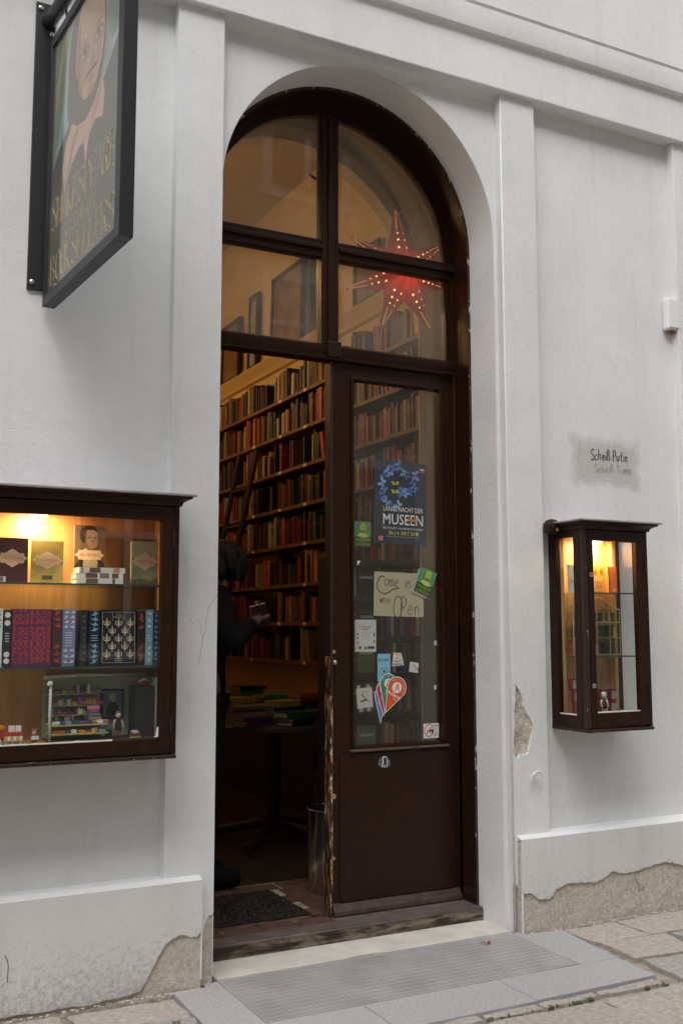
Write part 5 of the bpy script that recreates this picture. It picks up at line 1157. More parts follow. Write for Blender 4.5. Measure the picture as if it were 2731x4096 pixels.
def tiny(z, x0, x1, y, hmin, hmax, dens=1.0, lying=.25):
    x = x0
    while x < x1:
        c = q.choice(TC); M = mat('clay_%.2f_%.2f' % (c[0], c[2]), c, .7)
        if q.random() < lying: w_ = q.uniform(.016, .026); h = q.uniform(.007, .013)
        else: w_ = q.uniform(.005, .010); h = q.uniform(hmin, hmax)
        if q.random() < dens: bx('tiny_book', x, x+w_-.0006, y, y+q.uniform(.016, .024), z+.0003, z+h, M, mi, bevel=.0012)
        x += w_
tiny(1.058, .75, .915, -.085, .016, .030, lying=.4); tiny(1.018, .75, .92, -.085, .014, .026); tiny(.985, .75, .92, -.085, .014, .024, lying=.1)
tiny(.9595, .745, .925, -.18, .012, .022, lying=.7); tiny(.9595, .745, .925, -.15, .02, .030, lying=.4); tiny(.9305, .745, .92, -.18, .014, .020, lying=.35)
for k in range(5): bx('tiny_book', .868+.003*(k % 2), .905+.004*(k % 3), -.155, -.13, .9598+.0115*k, .9705+.0115*k, mat('clay_s%d' % k, [(.55, .09, .04), (.40, .20, .05), (.10, .14, .28), (.30, .08, .12), (.5, .16, .3)][k], .7), mi, bevel=.002)
pf_ = bx('poster_frame', .935, 1.018, -.0585, -.0505, .965, 1.068, M_blackf, mi); bx('poster', .942, 1.011, -.0600, -.0590, .972, 1.061, mat('poster_blue', (.10, .16, .24), .8), pf_)
mb = MB(); mb.prism(ell(.977, 1.038, .011, .016), -.0608, -.0602, 'y'); mb.build('poster_face', mat('poster_face', (.36, .38, .16), .8), pf_)
mb = MB(); mb.prism([(.955, .976), (.955, 1.005), (.966, 1.022), (.988, 1.022), (.999, 1.005), (.999, .976)], -.0606, -.0601, 'y'); mb.build('poster_coat', M_blackf, pf_)
mb = MB(); mb.box(1.036, 1.1045, -.15, -.145, FZS+.0045, 1.078).box(1.036, 1.040, -.145, -.06, FZS+.0045, 1.078).box(1.0405, 1.1045, -.145, -.06, 1.074, 1.078).box(1.0405, 1.1045, -.1445, -.0605, .99, .994); mb.build('black_cabinet', M_blackf, mi)
bx('stool', .935, .955, -.15, -.12, FZS+.0045, .935, M_blackf, mi, bevel=.003)
for k in range(4): bx('tiny_book', 1.01+.002*k, 1.045-.003*k, -.19, -.165, FZS+.0045+.006*k, FZS+.0100+.006*k, mat('clay_t%d' % k, [(.4, .36, .1), (.06, .06, .06), (.5, .1, .05), (.6, .62, .62)][k], .7), mi)
def doll(nm, label, x, y, z, H, cloth, skin, hair, legs, cat='figurine'):
    t = thing(nm, label, cat, (x, y, z)); k = H
    bl = MB(); bl.tube([(0, 0, .30*k), (0, 0, .50*k), (0, 0, .72*k)], [.13*k, .13*k, .08*k], 10); bl.build('torso', cloth, t, smooth='all', local=True)
    MB().ball((0, 0, .86*k), .12*k, nu=12, nv=8, sc=(.9, .9, 1.1)).build('head', skin, t, smooth='all', local=True); MB().ball((0, .02*k, .91*k), .125*k, nu=12, nv=8, sc=(.95, .9, .8)).build('hair', hair, t, smooth='all', local=True)
    for s_ in (-1, 1):
        MB().tube([(s_*.06*k, 0, .31*k), (s_*.07*k, 0, .0)], .045*k, 8).build('leg', legs, t, smooth='all', local=True); MB().tube([(s_*.12*k, 0, .68*k), (s_*.19*k, -.03*k, .50*k), (s_*.17*k, -.08*k, .36*k)], .035*k, 8).build('arm', skin, t, smooth='all', local=True)
M_ds = mat('doll_skin', (.62, .42, .34), .8); M_dw = mat('doll_white', (.75, .73, .70), .8)
doll('knitted_doll', 'little dark-clothed doll standing before the tiny framed poster', .972, -.16, FZS+.005, .090, M_blackf, M_ds, mat('doll_brown', (.10, .05, .03), .8), mat('doll_rose', (.35, .12, .14), .8))
t = thing('toy_handbag', 'tiny red and white bag sitting on the miniature black cabinet', 'toy bag', (1.075, -.10, 1.0782)); MB().ball((0, 0, .014), .014, nu=14, nv=8, sc=(1.6, 1.2, 1)).build('bag', mat('toy_red', (.45, .03, .03), .6), t, smooth='all', local=True); MB().tube([(-.02, -.012, .016), (0, -.017, .027), (.016, -.014, .018)], .004, 8).build('trim', M_dw, t, smooth='all', local=True)
t = thing('toy_rabbit', 'tiny white rabbit-eared figurine with an open book on the showcase floor', 'figurine', (.683, -.19, FZS)); MB().ball((0, 0, .014), .012, sc=(.9, .8, 1.2)).build('body', mat('toy_rose', (.4, .13, .1), .8), t, smooth='all', local=True); MB().ball((0, 0, .034), .009).build('head', mat('toy_tan', (.4, .22, .16), .8), t, smooth='all', local=True)
for s_ in (-1, 1): MB().tube([(s_*.004, 0, .04), (s_*.006, 0, .052)], .0025, 6).build('ear', MATS['toy_tan'], t, local=True)
MB().box(-.012, 0, -.016, -.012, .016, .028).box(.0003, .012, -.016, -.012, .016, .028).build('open_book', M_dw, t, local=True)
t = thing('toy_book_cart', 'tiny red toy cart with yellow striped awning and open book on the showcase floor', 'toy cart', (.60, -.18, FZS))
bx('cart_body', .556, .645, -.20, -.16, .923, .945, mat('toy_red2', (.40, .035, .025), .6), t, bevel=.003); MB().lathe([(.013, -.003), (.013, .003)], (.563, -.203, .916), 16, axis='y').build('wheel', M_dw, t)
for k in range(6): bx('awning_stripe', .585+.0095*k, .594+.0095*k, -.212, -.201, .918, .932, M_dw if k % 2 else mat('toy_yellow', (.62, .44, .06), .7), t)
for x in (.588, .607, .634): bx('cart_leg', x, x+.006, -.208, -.202, FZS, .9175, M_dw, t)
bx('open_book', .600, .618, -.192, -.186, .9455, .966, M_dw, t); bx('open_book', .622, .640, -.192, -.186, .9455, .966, M_dw, t); bx('book_gutter', .6185, .6215, -.191, -.187, .9455, .965, MATS['toy_yellow'], t)
MB().ball((.572, -.185, .958), .016, sc=(1.3, .8, .7)).build('parasol', mat('toy_orange', (.60, .20, .02), .7), t, smooth='all')

# ------------------------------------------------------------------ things in the narrow showcase
def wien(t, w, h):
    ltext(t, 'WIENER', .004, h*.84, .010, (.06, .06, .08), width=.062); ltext(t, 'WÖRTER', .004, h*.76, .010, (.06, .06, .08), width=.062)
    lshape(t, 'drawn_face', ell(.02, h*.40, .035, .05), .0006, (.70, .68, .66)); lshape(t, 'yellow_fold', [(-w*.9, h*.40), (-w*.2, h*.42), (-w*.1, h*.53), (-w*.8, h*.53)], .0009, (.66, .58, .15)); lshape(t, 'yellow_collar', ell(.012, h*.12, .030, .022), .0009, (.68, .56, .08)); lshape(t, 'blue_coat', [(-.02, 0), (w, 0), (w, h*.10), (-.01, h*.06)], .0007, (.05, .13, .35))
facebook('pale blue and white cartoon-covered book leaning in the narrow showcase', 3.045, 3.145, 1.4415, .128, -.075, .012, (.48, .60, .68), wien)
def twain(t, w, h):
    lshape(t, 'title_panel', [(-w*.5, h*.10), (w*.75, h*.10), (w*.75, h*.62), (-w*.5, h*.62)], .0006, (.68, .40, .14)); ltext(t, 'TWAIN', .004, h*.36, .014, (.45, .08, .03), width=.052, height=.013); lshape(t, 'seal', ell(w*.55, h*.82, .010, .010), .0006, (.45, .12, .03)); lshape(t, 'ornament', [(-w*.3, h*.66), (-w*.05, h*.75), (-w*.15, h*.9), (-w*.4, h*.8)], .0006, (.35, .08, .03))
    for k in range(3): lshape(t, 'text_line', [(-w*.35, h*(.28-.05*k)), (w*.6, h*(.28-.05*k)), (w*.6, h*(.30-.05*k)), (-w*.35, h*(.30-.05*k))], .0009, (.5, .15, .05))
facebook('yellow orange book with a pale title panel in the narrow showcase', 3.17, 3.262, 1.4415, .125, -.068, .014, (.66, .33, .04), twain)
facebook('plain orange-red book with a dark spine in the narrow showcase', 3.268, 3.315, 1.4415, .125, -.085, .014, (.60, .17, .03), lambda t, w, h: (lshape(t, 'spine_strip', [(-w, 0), (-w*.8, 0), (-w*.8, h), (-w, h)], .0006, (.05, .03, .04)), lshape(t, 'publisher_mark', [(0, h*.08), (.012, h*.08), (.012, h*.18), (0, h*.18)], .0006, (.7, .4, .25))), rz=R(-6))
mc = thing('miniature_cabinet', 'small arched brass-framed glass cabinet holding miniature volumes on the narrow showcase shelf', 'cabinet', (3.17, -.07, 1.1615))
M_brass = mat('pale_brass', (.52, .38, .17), .35, metal=.5)
cz = 1.1615; xa, xb = 3.035, 3.305
def hump(x): u = (x-xa)/(xb-xa); return cz+.205+.055*math.sin(math.pi*u)**1.5
for nm, y in (('front_arch', -.105), ('back_arch', -.04)): MB().tube([(xa+(xb-xa)*i/24, y, hump(xa+(xb-xa)*i/24)) for i in range(25)], .003, 6).build(nm, M_brass, mc, smooth='all')
for x in (xa, 3.095, 3.170, 3.245, xb):
    MB().tube([(x, -.105, cz+.003), (x, -.105, hump(x))], .0028, 6).build('upright', M_brass, mc); MB().tube([(x, -.04, cz+.003), (x, -.04, hump(x))], .0022, 6).build('upright', M_brass, mc)
for z in (cz+.003, cz+.078, cz+.148):
    bx('cabinet_shelf', xa, xb, -.104, -.041, z-.002, z, M_brass, mc); MB().tube([(xa, -.105, z), (xb, -.105, z)], .0028, 6).build('rail', M_brass, mc)
bx('glass_pane', xa+.004, xb-.004, -.1082, -.1076, cz+.006, cz+.205, M_case_glass, mc)
q = random.Random(61)
for zi, z in enumerate((cz+.003, cz+.078, cz+.148)):
    x = 3.045; prev = 'brass'
    while x < 3.285:
        w_ = q.uniform(.011, .019); c = q.choice([('black', (.014, .012, .012)), ('dark green', (.02, .06, .035)), ('plum', (.09, .03, .05)), ('cream', (.5, .42, .32)), ('rust', (.35, .11, .05)), ('slate', (.09, .11, .14))])
        if q.random() < .82 and not any(abs(x+w_/2-u) < .004 for u in (3.095, 3.17, 3.245)):
            book(x+w_, -.092, z+.0004, .035, w_, q.uniform(.046, .058) if zi < 2 else .042, c, '%s miniature volume beside a %s one on the %s tier of the glass cabinet' % (c[0], prev, ('lower', 'middle', 'upper')[zi]), (0, 0, R(90)), 'miniature volumes in the glass cabinet', 'miniature_volume')['category'] = 'miniature'
            prev = c[0]
        x += w_+.001
M_tin = mat('dark_red_lacquer', (.20, .014, .014), .3, .5); M_sil = mat('silver_label', (.42, .42, .44), .4, metal=.4)
tins = [(3.052, -.10, 0, 'lowest of the leaning column by the side glass'), (3.040, -.105, 1, 'middle of the leaning column by the side glass'), (3.032, -.10, 2, 'topmost of the leaning column by the side glass'),
        (3.205, -.09, 0, 'lower of the pair behind the sailor figurine'), (3.203, -.09, 1, 'upper of the pair behind the sailor figurine'), (3.262, -.085, 0, 'lower of the pair beside the far pine post'), (3.264, -.085, 1, 'upper of the pair beside the far pine post')]
for (x, y, lv, w) in tins:
    z = .9025+lv*.0535; t = thing('red_tin', 'small dark red tin with silver label, '+w, 'tin', (x, y, z))
    MB().lathe([(.021, 0), (.023, .002), (.023, .046), (.024, .047), (.024, .052), (.021, .053)], (x, y, z), 20).build('tin_body', M_tin, t, smooth=True)
    mb = MB(); mb.add([(x+.0234*math.cos(R(a)), y+.0234*math.sin(R(a)), zz) for zz in (z+.008, z+.044) for a in range(225, 290, 8)], [(i, i+1, 9+i+1, 9+i) for i in range(8)]); mb.build('label', M_sil, t, smooth='all')
doll('sailor_figurine', 'small white and black striped sailor figurine at the narrow showcase front', 3.128, -.185, .9028, .10, mat('sailor_black', (.02, .02, .024), .6), M_dw, M_dw, M_dw)
# ------------------------------------------------------------------ notices and stickers on the door glass
def sheet(nm, label, cat, x0, x1, z0, z1, y, col, rz=0, th=.0006, rough=.55):
    t = thing(nm, label, cat, ((x0+x1)/2, y, (z0+z1)/2), (0, rz, 0)); w = (x1-x0)/2; h = (z1-z0)/2
    MB().box(-w, w, 0, th, -h, h).build('sheet', mat('paper_%s_%.3f' % (nm, x0), col, rough, .3), t, local=True)
    return t, w, h
YI, YO = .3510, .3447      # just behind / just before the pane
t, w, h = sheet('museum_poster', 'dark blue museum night poster with blue butterflies behind the door glass', 'poster', 2.274, 2.557, 1.668, 2.054, YI, (.016, .030, .062), R(1.0))
q = random.Random(4)
def wing(x, z, s, a):
    def tr(u, v): return (x+s*(u*math.cos(a)-v*math.sin(a)), z+s*(u*math.sin(a)+v*math.cos(a)))
    out = []
    for sx in (1, -1): out.append([tr(sx*u, v) for u, v in ((.05, 0), (.3, .55), (.75, .85), (1.0, .6), (.85, .2), (.45, .02), (.8, -.25), (.7, -.65), (.35, -.7), (.1, -.3))])
    return out
bl = [(.12, .22, .52), (.09, .17, .46), (.17, .33, .62), (.08, .14, .36), (.22, .42, .68)]
n_ = 0
for i in range(19):
    a = i/19*6.283; rr_ = q.uniform(.062, .096) if i < 15 else q.uniform(.02, .05)
    x = rr_*math.cos(a)*1.12-.006; z = .075+rr_*math.sin(a)*1.05; mb = MB()
    for pts in wing(x, z, q.uniform(.019, .027), q.uniform(0, 6.28)): mb.prism(pts, -.0003-.00012*n_, -.0003-.00012*n_+.0001, 'y'); 
    n_ += 1
    mb.build('butterfly', mat('blue_wing_%d' % (i % 5), bl[i % 5], .5, var=.25, vscale=150), t, local=True)
for z in (.090, .052):
    mb = MB()
    for pts in wing(-.032, z, .021, 1.57*0+.1): mb.prism([(p[0], z+(p[1]-z)*.55) for p in pts], -.0032, -.0031, 'y')
    mb.build('yellow_butterfly', mat('yellow_wing', (.55, .50, .03), .5), t, local=True)
WH = (.74, .75, .76); YL = (.66, .60, .10)
ltext(t, 'LANGE NACHT DER', .012, -.041, .02, WH, width=.212, height=.022, d=.0034, bold=.004)
ltext(t, 'MUSEEN', .012, -.101, .05, WH, width=.214, height=.048, d=.0034, bold=.008)
mb = MB()
for pts in wing(.065, -.078, .026, .25): mb.prism([(p[0], -.078+(p[1]+.078)*.6) for p in pts], -.0041, -.0040, 'y')
mb.build('gold_butterfly', mat('gold_wing', (.50, .24, .03), .5), t, local=True)
ltext(t, 'EIN TICKET | HUNDERTE MUSEEN', .012, -.124, .01, WH, width=.214, height=.0095, d=.0034)
ltext(t, 'SA | 4. OKT 25', .004, -.149, .02, YL, width=.138, height=.016, d=.0034, bold=.01); lshape(t, 'date_block', [(.079, -.149), (.095, -.149), (.095, -.132), (.079, -.132)], .0034, (.52, .42, .02))
ltext(t, 'IN GANZ ÖSTERREICH AB 18:00 | LANGENACHT.ORF.AT', .012, -.160, .005, (.5, .52, .55), width=.17, height=.005, d=.0034)
lshape(t, 'broadcaster_mark', [(.098, .158), (.126, .158), (.126, .172), (.098, .172)], .0034, (.42, .03, .05)); ltext(t, 'ORF', .112, .160, .01, WH, width=.022, height=.009, d=.0038, bold=.02); ltext(t, 'FÜR ALLE', .112, .151, .005, WH, width=.028, height=.0045, d=.0034)
lshape(t, 'paper_mark', [(-.118, -.180), (-.094, -.180), (-.094, -.158), (-.118, -.158)], .0034, (.50, .05, .06)); ltext(t, 'Kronen', -.106, -.167, .005, WH, width=.021, height=.006, d=.0038); ltext(t, 'Zeitung', -.106, -.176, .005, WH, width=.021, height=.006, d=.0038)
# handwritten welcome board
t, w, h = sheet('welcome_board', 'cream card with handwritten welcome hanging behind the door glass', 'sign', 2.272, 2.536, 1.337, 1.538, YI+.0005, (.60, .53, .38), R(1.2), th=.002)
M_pen = mat('grey_pen', (.13, .11, .13), .7)
fp = lambda x0, z0: (lambda a, c: (x0+a, -.0006, z0+c))
mb = MB(); mb.tube([(p[0], -.0006, p[1]) for p in smooth2([(-.078, .078), (-.098, .080), (-.115, .055), (-.112, .020), (-.085, .002), (-.055, .008), (-.035, .022), (0, .030)], 5)], .0028, 6, flat=.3); mb.build('handwriting', M_pen, t, local=True)
handwriting('ome', fp(-.082, .036), .062, .031, .0020, M_pen, t, local=True, seed=2, jit=.03); handwriting('in,', fp(.025, .030), .060, .030, .0018, M_pen, t, local=True, seed=3, jit=.03)
handwriting("we're", fp(-.103, -.042), .045, .0165, .0015, M_pen, t, local=True, seed=5, jit=.03)
handwriting('O', fp(-.036, -.108), .100, .062, .0024, M_pen, t, local=True, seed=6, jit=0); handwriting('P', fp(.004, -.106), .092, .046, .0024, M_pen, t, local=True, seed=6, jit=0)
handwriting('en', fp(.042, -.090), .080, .042, .0022, M_pen, t, local=True, seed=9, jit=.02)
tag(MB().tube([(2.295, .352, 1.541), (2.33, .353, 1.60), (2.40, .354, 1.665)], .0008, 5).build('board_string', mat('thin_cord', (.2, .17, .12), .8)), 'thin cord by which the cream welcome card hangs', 'string')
# shop cards with the green portrait
def card(x0, x1, z0, z1, rz, label, y):
    t, w, h = sheet('shop_card', label, 'card', x0, x1, z0, z1, y, (.03, .05, .035), rz, th=.0008)
    lshape(t, 'card_sky', [(-w*.95, -h*.25), (w*.95, -h*.25), (w*.95, h*.95), (-w*.95, h*.95)], .0004, (.09, .28, .13)); lshape(t, 'card_coat', [(-w*.95, -h*.95), (w*.95, -h*.95), (w*.95, -h*.2), (w*.4, -h*.05), (-w*.4, -h*.05), (-w*.95, -h*.3)], .0006, (.03, .06, .03))
    lshape(t, 'card_hair', ell(0, h*.45, w*.50, h*.42), .0007, (.05, .13, .05)); lshape(t, 'card_face', ell(.002, h*.50, w*.40, h*.40), .0009, (.34, .50, .07)); lshape(t, 'card_beard', ell(.002, h*.20, w*.22, h*.10), .0011, (.08, .16, .05)); lshape(t, 'card_collar', [(-w*.7, -h*.18), (-w*.3, h*.08), (w*.3, h*.06), (w*.75, -h*.20), (w*.2, -h*.32), (-w*.1, -h*.30)], .0010, (.45, .56, .12))
    for s_ in (-.35, .25): lshape(t, 'card_eye', ell(w*s_*.6, h*.52, w*.09, h*.03, n=8), .0012, (.05, .09, .04))
    g = (.28, .45, .06); ltext(t, 'SHAKESPEARE', 0, -h*.58, .01, g, width=w*1.75, height=h*.2, d=.0013); ltext(t, '& COMPANY', 0, -h*.70, .01, g, width=w*.9, height=h*.08, d=.0013); ltext(t, 'BOOKSELLERS', 0, -h*.95, .01, g, width=w*1.7, height=h*.2, d=.0013)
card(2.170, 2.258, 1.652, 1.768, 0, 'upright green shop card with bearded portrait taped beside the museum poster', YI)
card(2.498, 2.588, 1.438, 1.560, R(21), 'tilted green shop card with bearded portrait overlapping the welcome card', YI-.0085)
t, w, h = sheet('paper_backing', 'grey paper tucked askew behind the tilted green shop card', 'paper', 2.484, 2.572, 1.430, 1.550, YI-.0045, (.46, .45, .42), R(21), th=.0005)
# poetry notice (its square code is left out)
t, w, h = sheet('poetry_notice', 'torn white poetry notice with black border marks on the door glass', 'notice', 2.173, 2.282, 1.178, 1.322, YI, (.70, .69, .68))
lshape(t, 'inner_panel', [(-w*.64, -h*.62), (w*.70, -h*.62), (w*.70, h*.66), (-w*.64, h*.66)], .0003, (.74, .74, .74)); ltext(t, 'DO YOU LIKE', 0, h*.50, .008, (.08, .08, .09), width=w*1.1, height=.008, d=.0007, bold=.02); ltext(t, 'POETRY?', 0, h*.34, .008, (.08, .08, .09), width=w*.78, height=.008, d=.0007, bold=.02)
for k in range(4): lshape(t, 'text_line', [(-w*.5, h*(.20-.07*k)), (w*.5, h*(.20-.07*k)), (w*.5, h*(.215-.07*k)), (-w*.5, h*(.215-.07*k))], .0006, (.45, .45, .47))
lshape(t, 'text_line', [(-w*.3, h*(-.14)), (w*.42, h*(-.14)), (w*.42, h*(-.125)), (-w*.3, h*(-.125))], .0006, (.5, .2, .2))
for (a, b2, c, d2) in ((-.8, -.68, .02, .14), (-.8, -.68, -.2, -.08), (-.8, -.68, -.48, -.36), (.74, .84, -.05, .2), (.74, .84, -.42, -.30), (-.64, -.4, -.82, -.66), (-.1, .1, -.82, -.7), (.2, .82, -.82, -.66)): lshape(t, 'border_mark', [(w*a, h*c), (w*b2, h*c), (w*b2, h*d2), (w*a, h*d2)], .0005, (.03, .04, .10))
# blue ribbon label
t, w, h = sheet('best_of_label', 'light blue vertical award label with an eye drawing on the door glass', 'sticker', 2.285, 2.351, 1.045, 1.168, YO, (.20, .47, .62))
ltext(t, 'BEST OF VIENNA', 0, h*.48, .01, (.03, .05, .08), width=w*1.75, height=.011, d=.0004, bold=.02); lshape(t, 'small_line', [(-w*.6, h*.38), (w*.6, h*.38), (w*.6, h*.40), (-w*.6, h*.40)], .0004, (.08, .2, .3))
for nm, rx, rz, a in (('eye_outline', .027, .014, .35), ('eye_ring', .016, .016, 0)):
    MB().tube([(rx*math.cos(R(k*15))*math.cos(a)-rz*math.sin(R(k*15))*math.sin(a), -.0005, -h*.28+rx*math.cos(R(k*15))*math.sin(a)+rz*math.sin(R(k*15))*math.cos(a)) for k in range(25)], .0008, 5, flat=.3).build(nm, mat('eye_ink', (.03, .06, .14), .5), t, local=True)
lshape(t, 'eye_pupil', ell(0, -h*.28, .006, .007), .0006, (.30, .02, .05)); lshape(t, 'eye_core', ell(0, -h*.29, .0035, .004), .0010, (.02, .02, .05))
# safe-place sticker
t, w, h = sheet('rainbow_sticker', 'small white die-cut sticker with rainbow lettering on the door glass', 'sticker', 2.370, 2.408, 1.1125, 1.171, YO, (.74, .72, .70)); 
MB().prism([(-.030, -.030), (.032, -.026), (.026, .005), (.019, .030), (-.020, .030), (-.024, 0)], -.0002, -.00005, 'y').build('sticker_outline', mat('sticker_white', (.74, .72, .70), .5), t, local=True)
for k, (s_, c, wd) in enumerate((('YOU', (.55, .07, .05), .034), ('ARE', (.60, .30, .06), .038), ('SAFE', (.06, .16, .22), .044), ('HERE', (.10, .06, .30), .054))): ltext(t, s_, 0, .017-.0148*k, .01, c, width=wd, height=.0115, d=.0006, bold=.03)
# award pins, fanned out
def pin(label, cx, cz, r_, tip, col, y, ttl, txt_rot, white=(.74, .74, .74), year=None):
    t = thing('award_sticker', label, 'sticker', (cx, y, cz)); tx, tz = tip[0]-cx, tip[1]-cz; L_ = math.hypot(tx, tz); a = math.atan2(tz, tx); b2 = math.acos(min(.99, r_/L_))
    def outl(rad, ext):
        e = ext; A0 = a+b2; A1 = a-b2+2*math.pi
        return [((rad)*math.cos(A0+(A1-A0)*i/30), rad*math.sin(A0+(A1-A0)*i/30)) for i in range(31)]+[(tx*e, tz*e)]
    MB().prism(outl(r_, 1), -.0003, 0, 'y').build('white_edge', mat('sticker_white', white, .5), t, local=True); MB().prism(outl(r_-.0035, .93), -.0006, -.0004, 'y').build('coloured_face', mat('pin_%.2f_%.2f' % (col[0], col[2]), col, .45), t, local=True)
    lshape(t, 'disc', ell(0, 0, r_*.50, r_*.50), .0009, white)
    for p in ([(-.014, -.016), (-.009, -.016), (.006, .017), (.001, .017)], [(.001, .018), (.006, .018), (.012, -.018), (.007, -.018)], [(-.011, -.006), (.009, -.003), (.009, -.0), (-.010, -.003)]): lshape(t, 'logo_stroke', p, .0012+.0003*random.random(), col)
    ca, sa = math.cos(txt_rot), math.sin(txt_rot)
    ltext(t, ttl, -sa*-r_*.78*1, -r_*.86*ca, .02, white, width=r_*(1.45 if len(ttl) > 5 else .75), height=r_*.28, d=.0012, bold=.03, rot=txt_rot)
    if year: ltext(t, year, -r_*.30, -r_*1.12, .008, white, width=r_*.4, height=r_*.13, d=.0012, rot=txt_rot)
    for k, ch in enumerate('BEST OF AUSTRIA'):
        th = R(150-k*11.5)+txt_rot
        if ch != ' ': ltext(t, ch, r_*.68*math.cos(th), r_*.68*math.sin(th), .009, white, d=.0012, rot=th-math.pi/2)
    return t
pin('blue award pin sticker, undermost of the fanned four on the door glass', 2.302, .985, .034, (2.298, .856), (.10, .22, .48), YO-.0008, 'A-L', 0, year='2021')
pin('pink award pin sticker between the blue and green ones on the door glass', 2.316, 1.010, .040, (2.313, .888), (.46, .03, .08), YO-.0026, 'A-L', 0, year='2022')
pin('green award pin sticker overlapped by the orange one on the door glass', 2.338, 1.036, .044, (2.319, .903), (.035, .21, .10), YO-.0044, 'A-L', 0, year='2023')
pin('orange award pin sticker on top of the fanned four on the door glass', 2.381, 1.016, .050, (2.318, .902), (.62, .095, .015), YO-.0062, 'A-List.at', R(-28), year='2024')
# torn bits, smoking sketch, horse sticker, round sticker
t, w, h = sheet('no_smoking_note', 'taped white paper with a drawn cigarette on the door glass', 'notice', 2.182, 2.262, .930, 1.018, YI, (.68, .67, .65), R(-4))
lshape(t, 'cigarette', [(-.022, -.018), (.008, -.012), (.008, -.005), (-.022, -.011)], .0004, (.03, .03, .03)); lshape(t, 'strike', [(-.018, .017), (-.015, .019), (.022, -.018), (.019, -.020)], .0008, (.05, .05, .05))
MB().tube([(.004+.012*math.cos(R(a))*1.1, -.0005, .018+.012*math.sin(R(a))) for a in range(-40, 250, 20)], .0007, 5, flat=.3).build('smoke_line', M_pen, t, local=True)
for dx, dz in ((-.028, .047), (.020, .047), (-.022, -.050), (.018, -.050)): MB().prism([(dx-.010, dz-.010), (dx+.010, dz-.010), (dx+.008, dz+.010), (dx-.006, dz+.012)], .0008, .0011, 'y').build('tape', mat('tape', (.42, .43, .42), .4), t, local=True)
t, w, h = sheet('horse_sticker', 'small white sticker with a crossed-out horse at the lower door glass corner', 'sticker', 2.524, 2.606, .782, .848, YO, (.72, .72, .70))
MB().tube([(-.012+.024*math.cos(R(k*12)), -.0008, .002+.027*math.sin(R(k*12))) for k in range(31)], .0018, 6, flat=.3).build('red_ring', mat('sign_red', (.50, .05, .03), .5), t, local=True); MB().tube([(-.029, -.0014, -.017), (.005, -.0014, .021)], .0016, 6, flat=.3).build('red_bar', MATS['sign_red'], t, local=True)
lshape(t, 'horse', [(-.022, .003), (-.014, .001), (-.008, .005), (.008, .006), (.013, -.004), (.012, -.012), (.009, -.006), (.004, -.014), (.002, -.014), (.003, -.004), (-.004, -.002), (-.006, -.013), (-.008, -.013), (-.008, -.001), (-.016, -.003), (-.022, -.001)], .0010, (.03, .03, .03))
for k, s_ in enumerate(('PFERDE', 'RAUS', 'AUS', 'DER', 'STADT!')): ltext(t, s_, .026, .019-.0105*k, .006, (.05, .05, .05), width=(.026, .013, .011, .011, .026)[k], height=(.0075, .005, .005, .005, .008)[k], d=.0005, bold=.02)
t = thing('round_sticker', 'torn round blue sticker with a figure in white and black on the door panel', 'sticker', (2.303, LY0-.0068, .688), (0, R(6), 0))
MB().prism(ell(0, 0, .033, .031, -35, 215, 24), -.0005, 0, 'y').build('sheet', mat('sticker_navy', (.035, .05, .12), .5), t, local=True)
lshape(t, 'white_outline', [(-.014, -.018), (-.010, .012), (-.015, .02), (-.006, .03), (.008, .028), (.016, .010), (.014, -.018)], .0008, (.7, .7, .7)); lshape(t, 'figure', [(-.009, -.017), (-.004, .008), (-.008, .02), (0, .026), (.008, .022), (.012, .006), (.010, -.017), (.004, -.017), (.001, -.004), (-.003, -.017)], .0011, (.03, .03, .035))
for (x, z, s_) in ((-.022, .006, 'C'), (.021, .002, 'S'), (-.024, -.010, 'B'), (.022, -.012, 'P')): ltext(t, s_, x, z, .014, (.42, .42, .06), d=.0008, bold=.02)
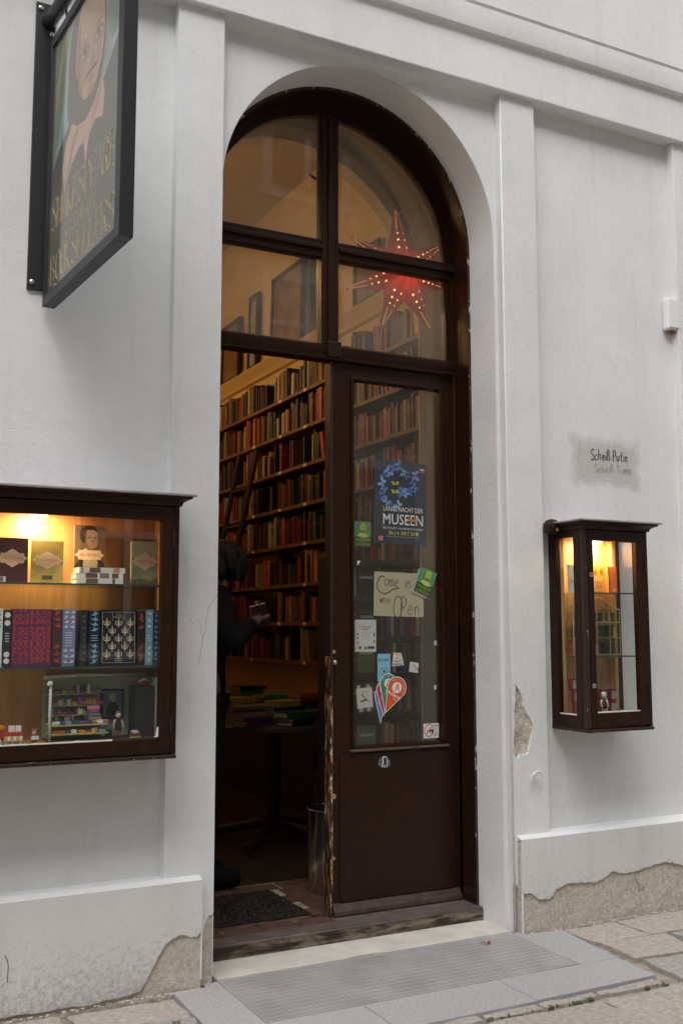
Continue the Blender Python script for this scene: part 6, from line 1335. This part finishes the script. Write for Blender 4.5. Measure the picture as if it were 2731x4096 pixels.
t, w, h = sheet('torn_paper', 'torn grey paper scrap with a curled corner on the door glass', 'paper scrap', 2.452, 2.500, 1.082, 1.128, YO, (.52, .51, .49), R(8)); MB().add([(-.012, -.0008, h), (w, -.0008, .004), (.010, -.010, .003)], [(0, 1, 2)]).build('curl', mat('curl_paper', (.72, .70, .66), .6), t, local=True)
tag(MB().add([(2.183, YO, 1.586), (2.200, YO, 1.586), (2.183, YO, 1.562)], [(0, 2, 1)]).build('paper_scrap', mat('scrap_white', (.75, .74, .72), .6)), 'tiny white triangular paper scrap on the door glass', 'paper scrap')
for i, (x, z) in enumerate(((2.592, 1.215), (2.588, 1.012))): tag(MB().prism([(x-.008, z-.010), (x+.008, z-.012), (x+.009, z+.010), (x-.006, z+.012)], YO-.0004, YO, 'y').build('tape_scrap', MATS['tape']), ('upper scrap of clear tape beside the door stile', 'lower scrap of clear tape beside the door stile')[i], 'tape')

# ------------------------------------------------------------------ the house across the street (seen only mirrored in the panes)
ho = thing('opposite_house', 'cream plastered house across the street with tall white-framed windows', 'building', (1.5, -9.4, 0))
M_cream = mat('cream_plaster', (.45, .41, .34), .9, .15, var=.08, vscale=2)
bx('wall', -14, 18, -9.6, -9.4, -.1, 12.5, M_cream, ho); bx('cornice', -14, 18, -9.405, -9.15, 3.7, 3.95, M_white, ho); bx('eaves', -14, 18, -9.405, -9.0, 12.3, 12.6, M_white, ho)
M_dg = mat('dark_window', (.03, .035, .04), .08, .6); M_wf2 = mat('white_window_paint', (.82, .81, .79), .5)
for x in (-8.5, -5.5, -2.5, .5, 3.5, 6.5, 9.5):
    for z in (1.1, 4.5, 8.0):
        wn_ = bx('window', x-.6, x+.6, -9.399, -9.37, z, z+2.0, M_dg, ho)
        mb = MB()
        for (a, b2, c, d2) in ((-.75, -.6, -.1, 2.15), (.6, .75, -.1, 2.15), (-.599, .599, 2.0, 2.15), (-.8, .8, -.2, -.101), (-.05, .05, .0, 1.999), (-.599, -.051, 1.3, 1.38), (.051, .599, 1.3, 1.38)): mb.box(x+a, x+b2, -9.398, -9.33, z+c, z+d2)
        mb.build('frame', M_wf2, wn_)
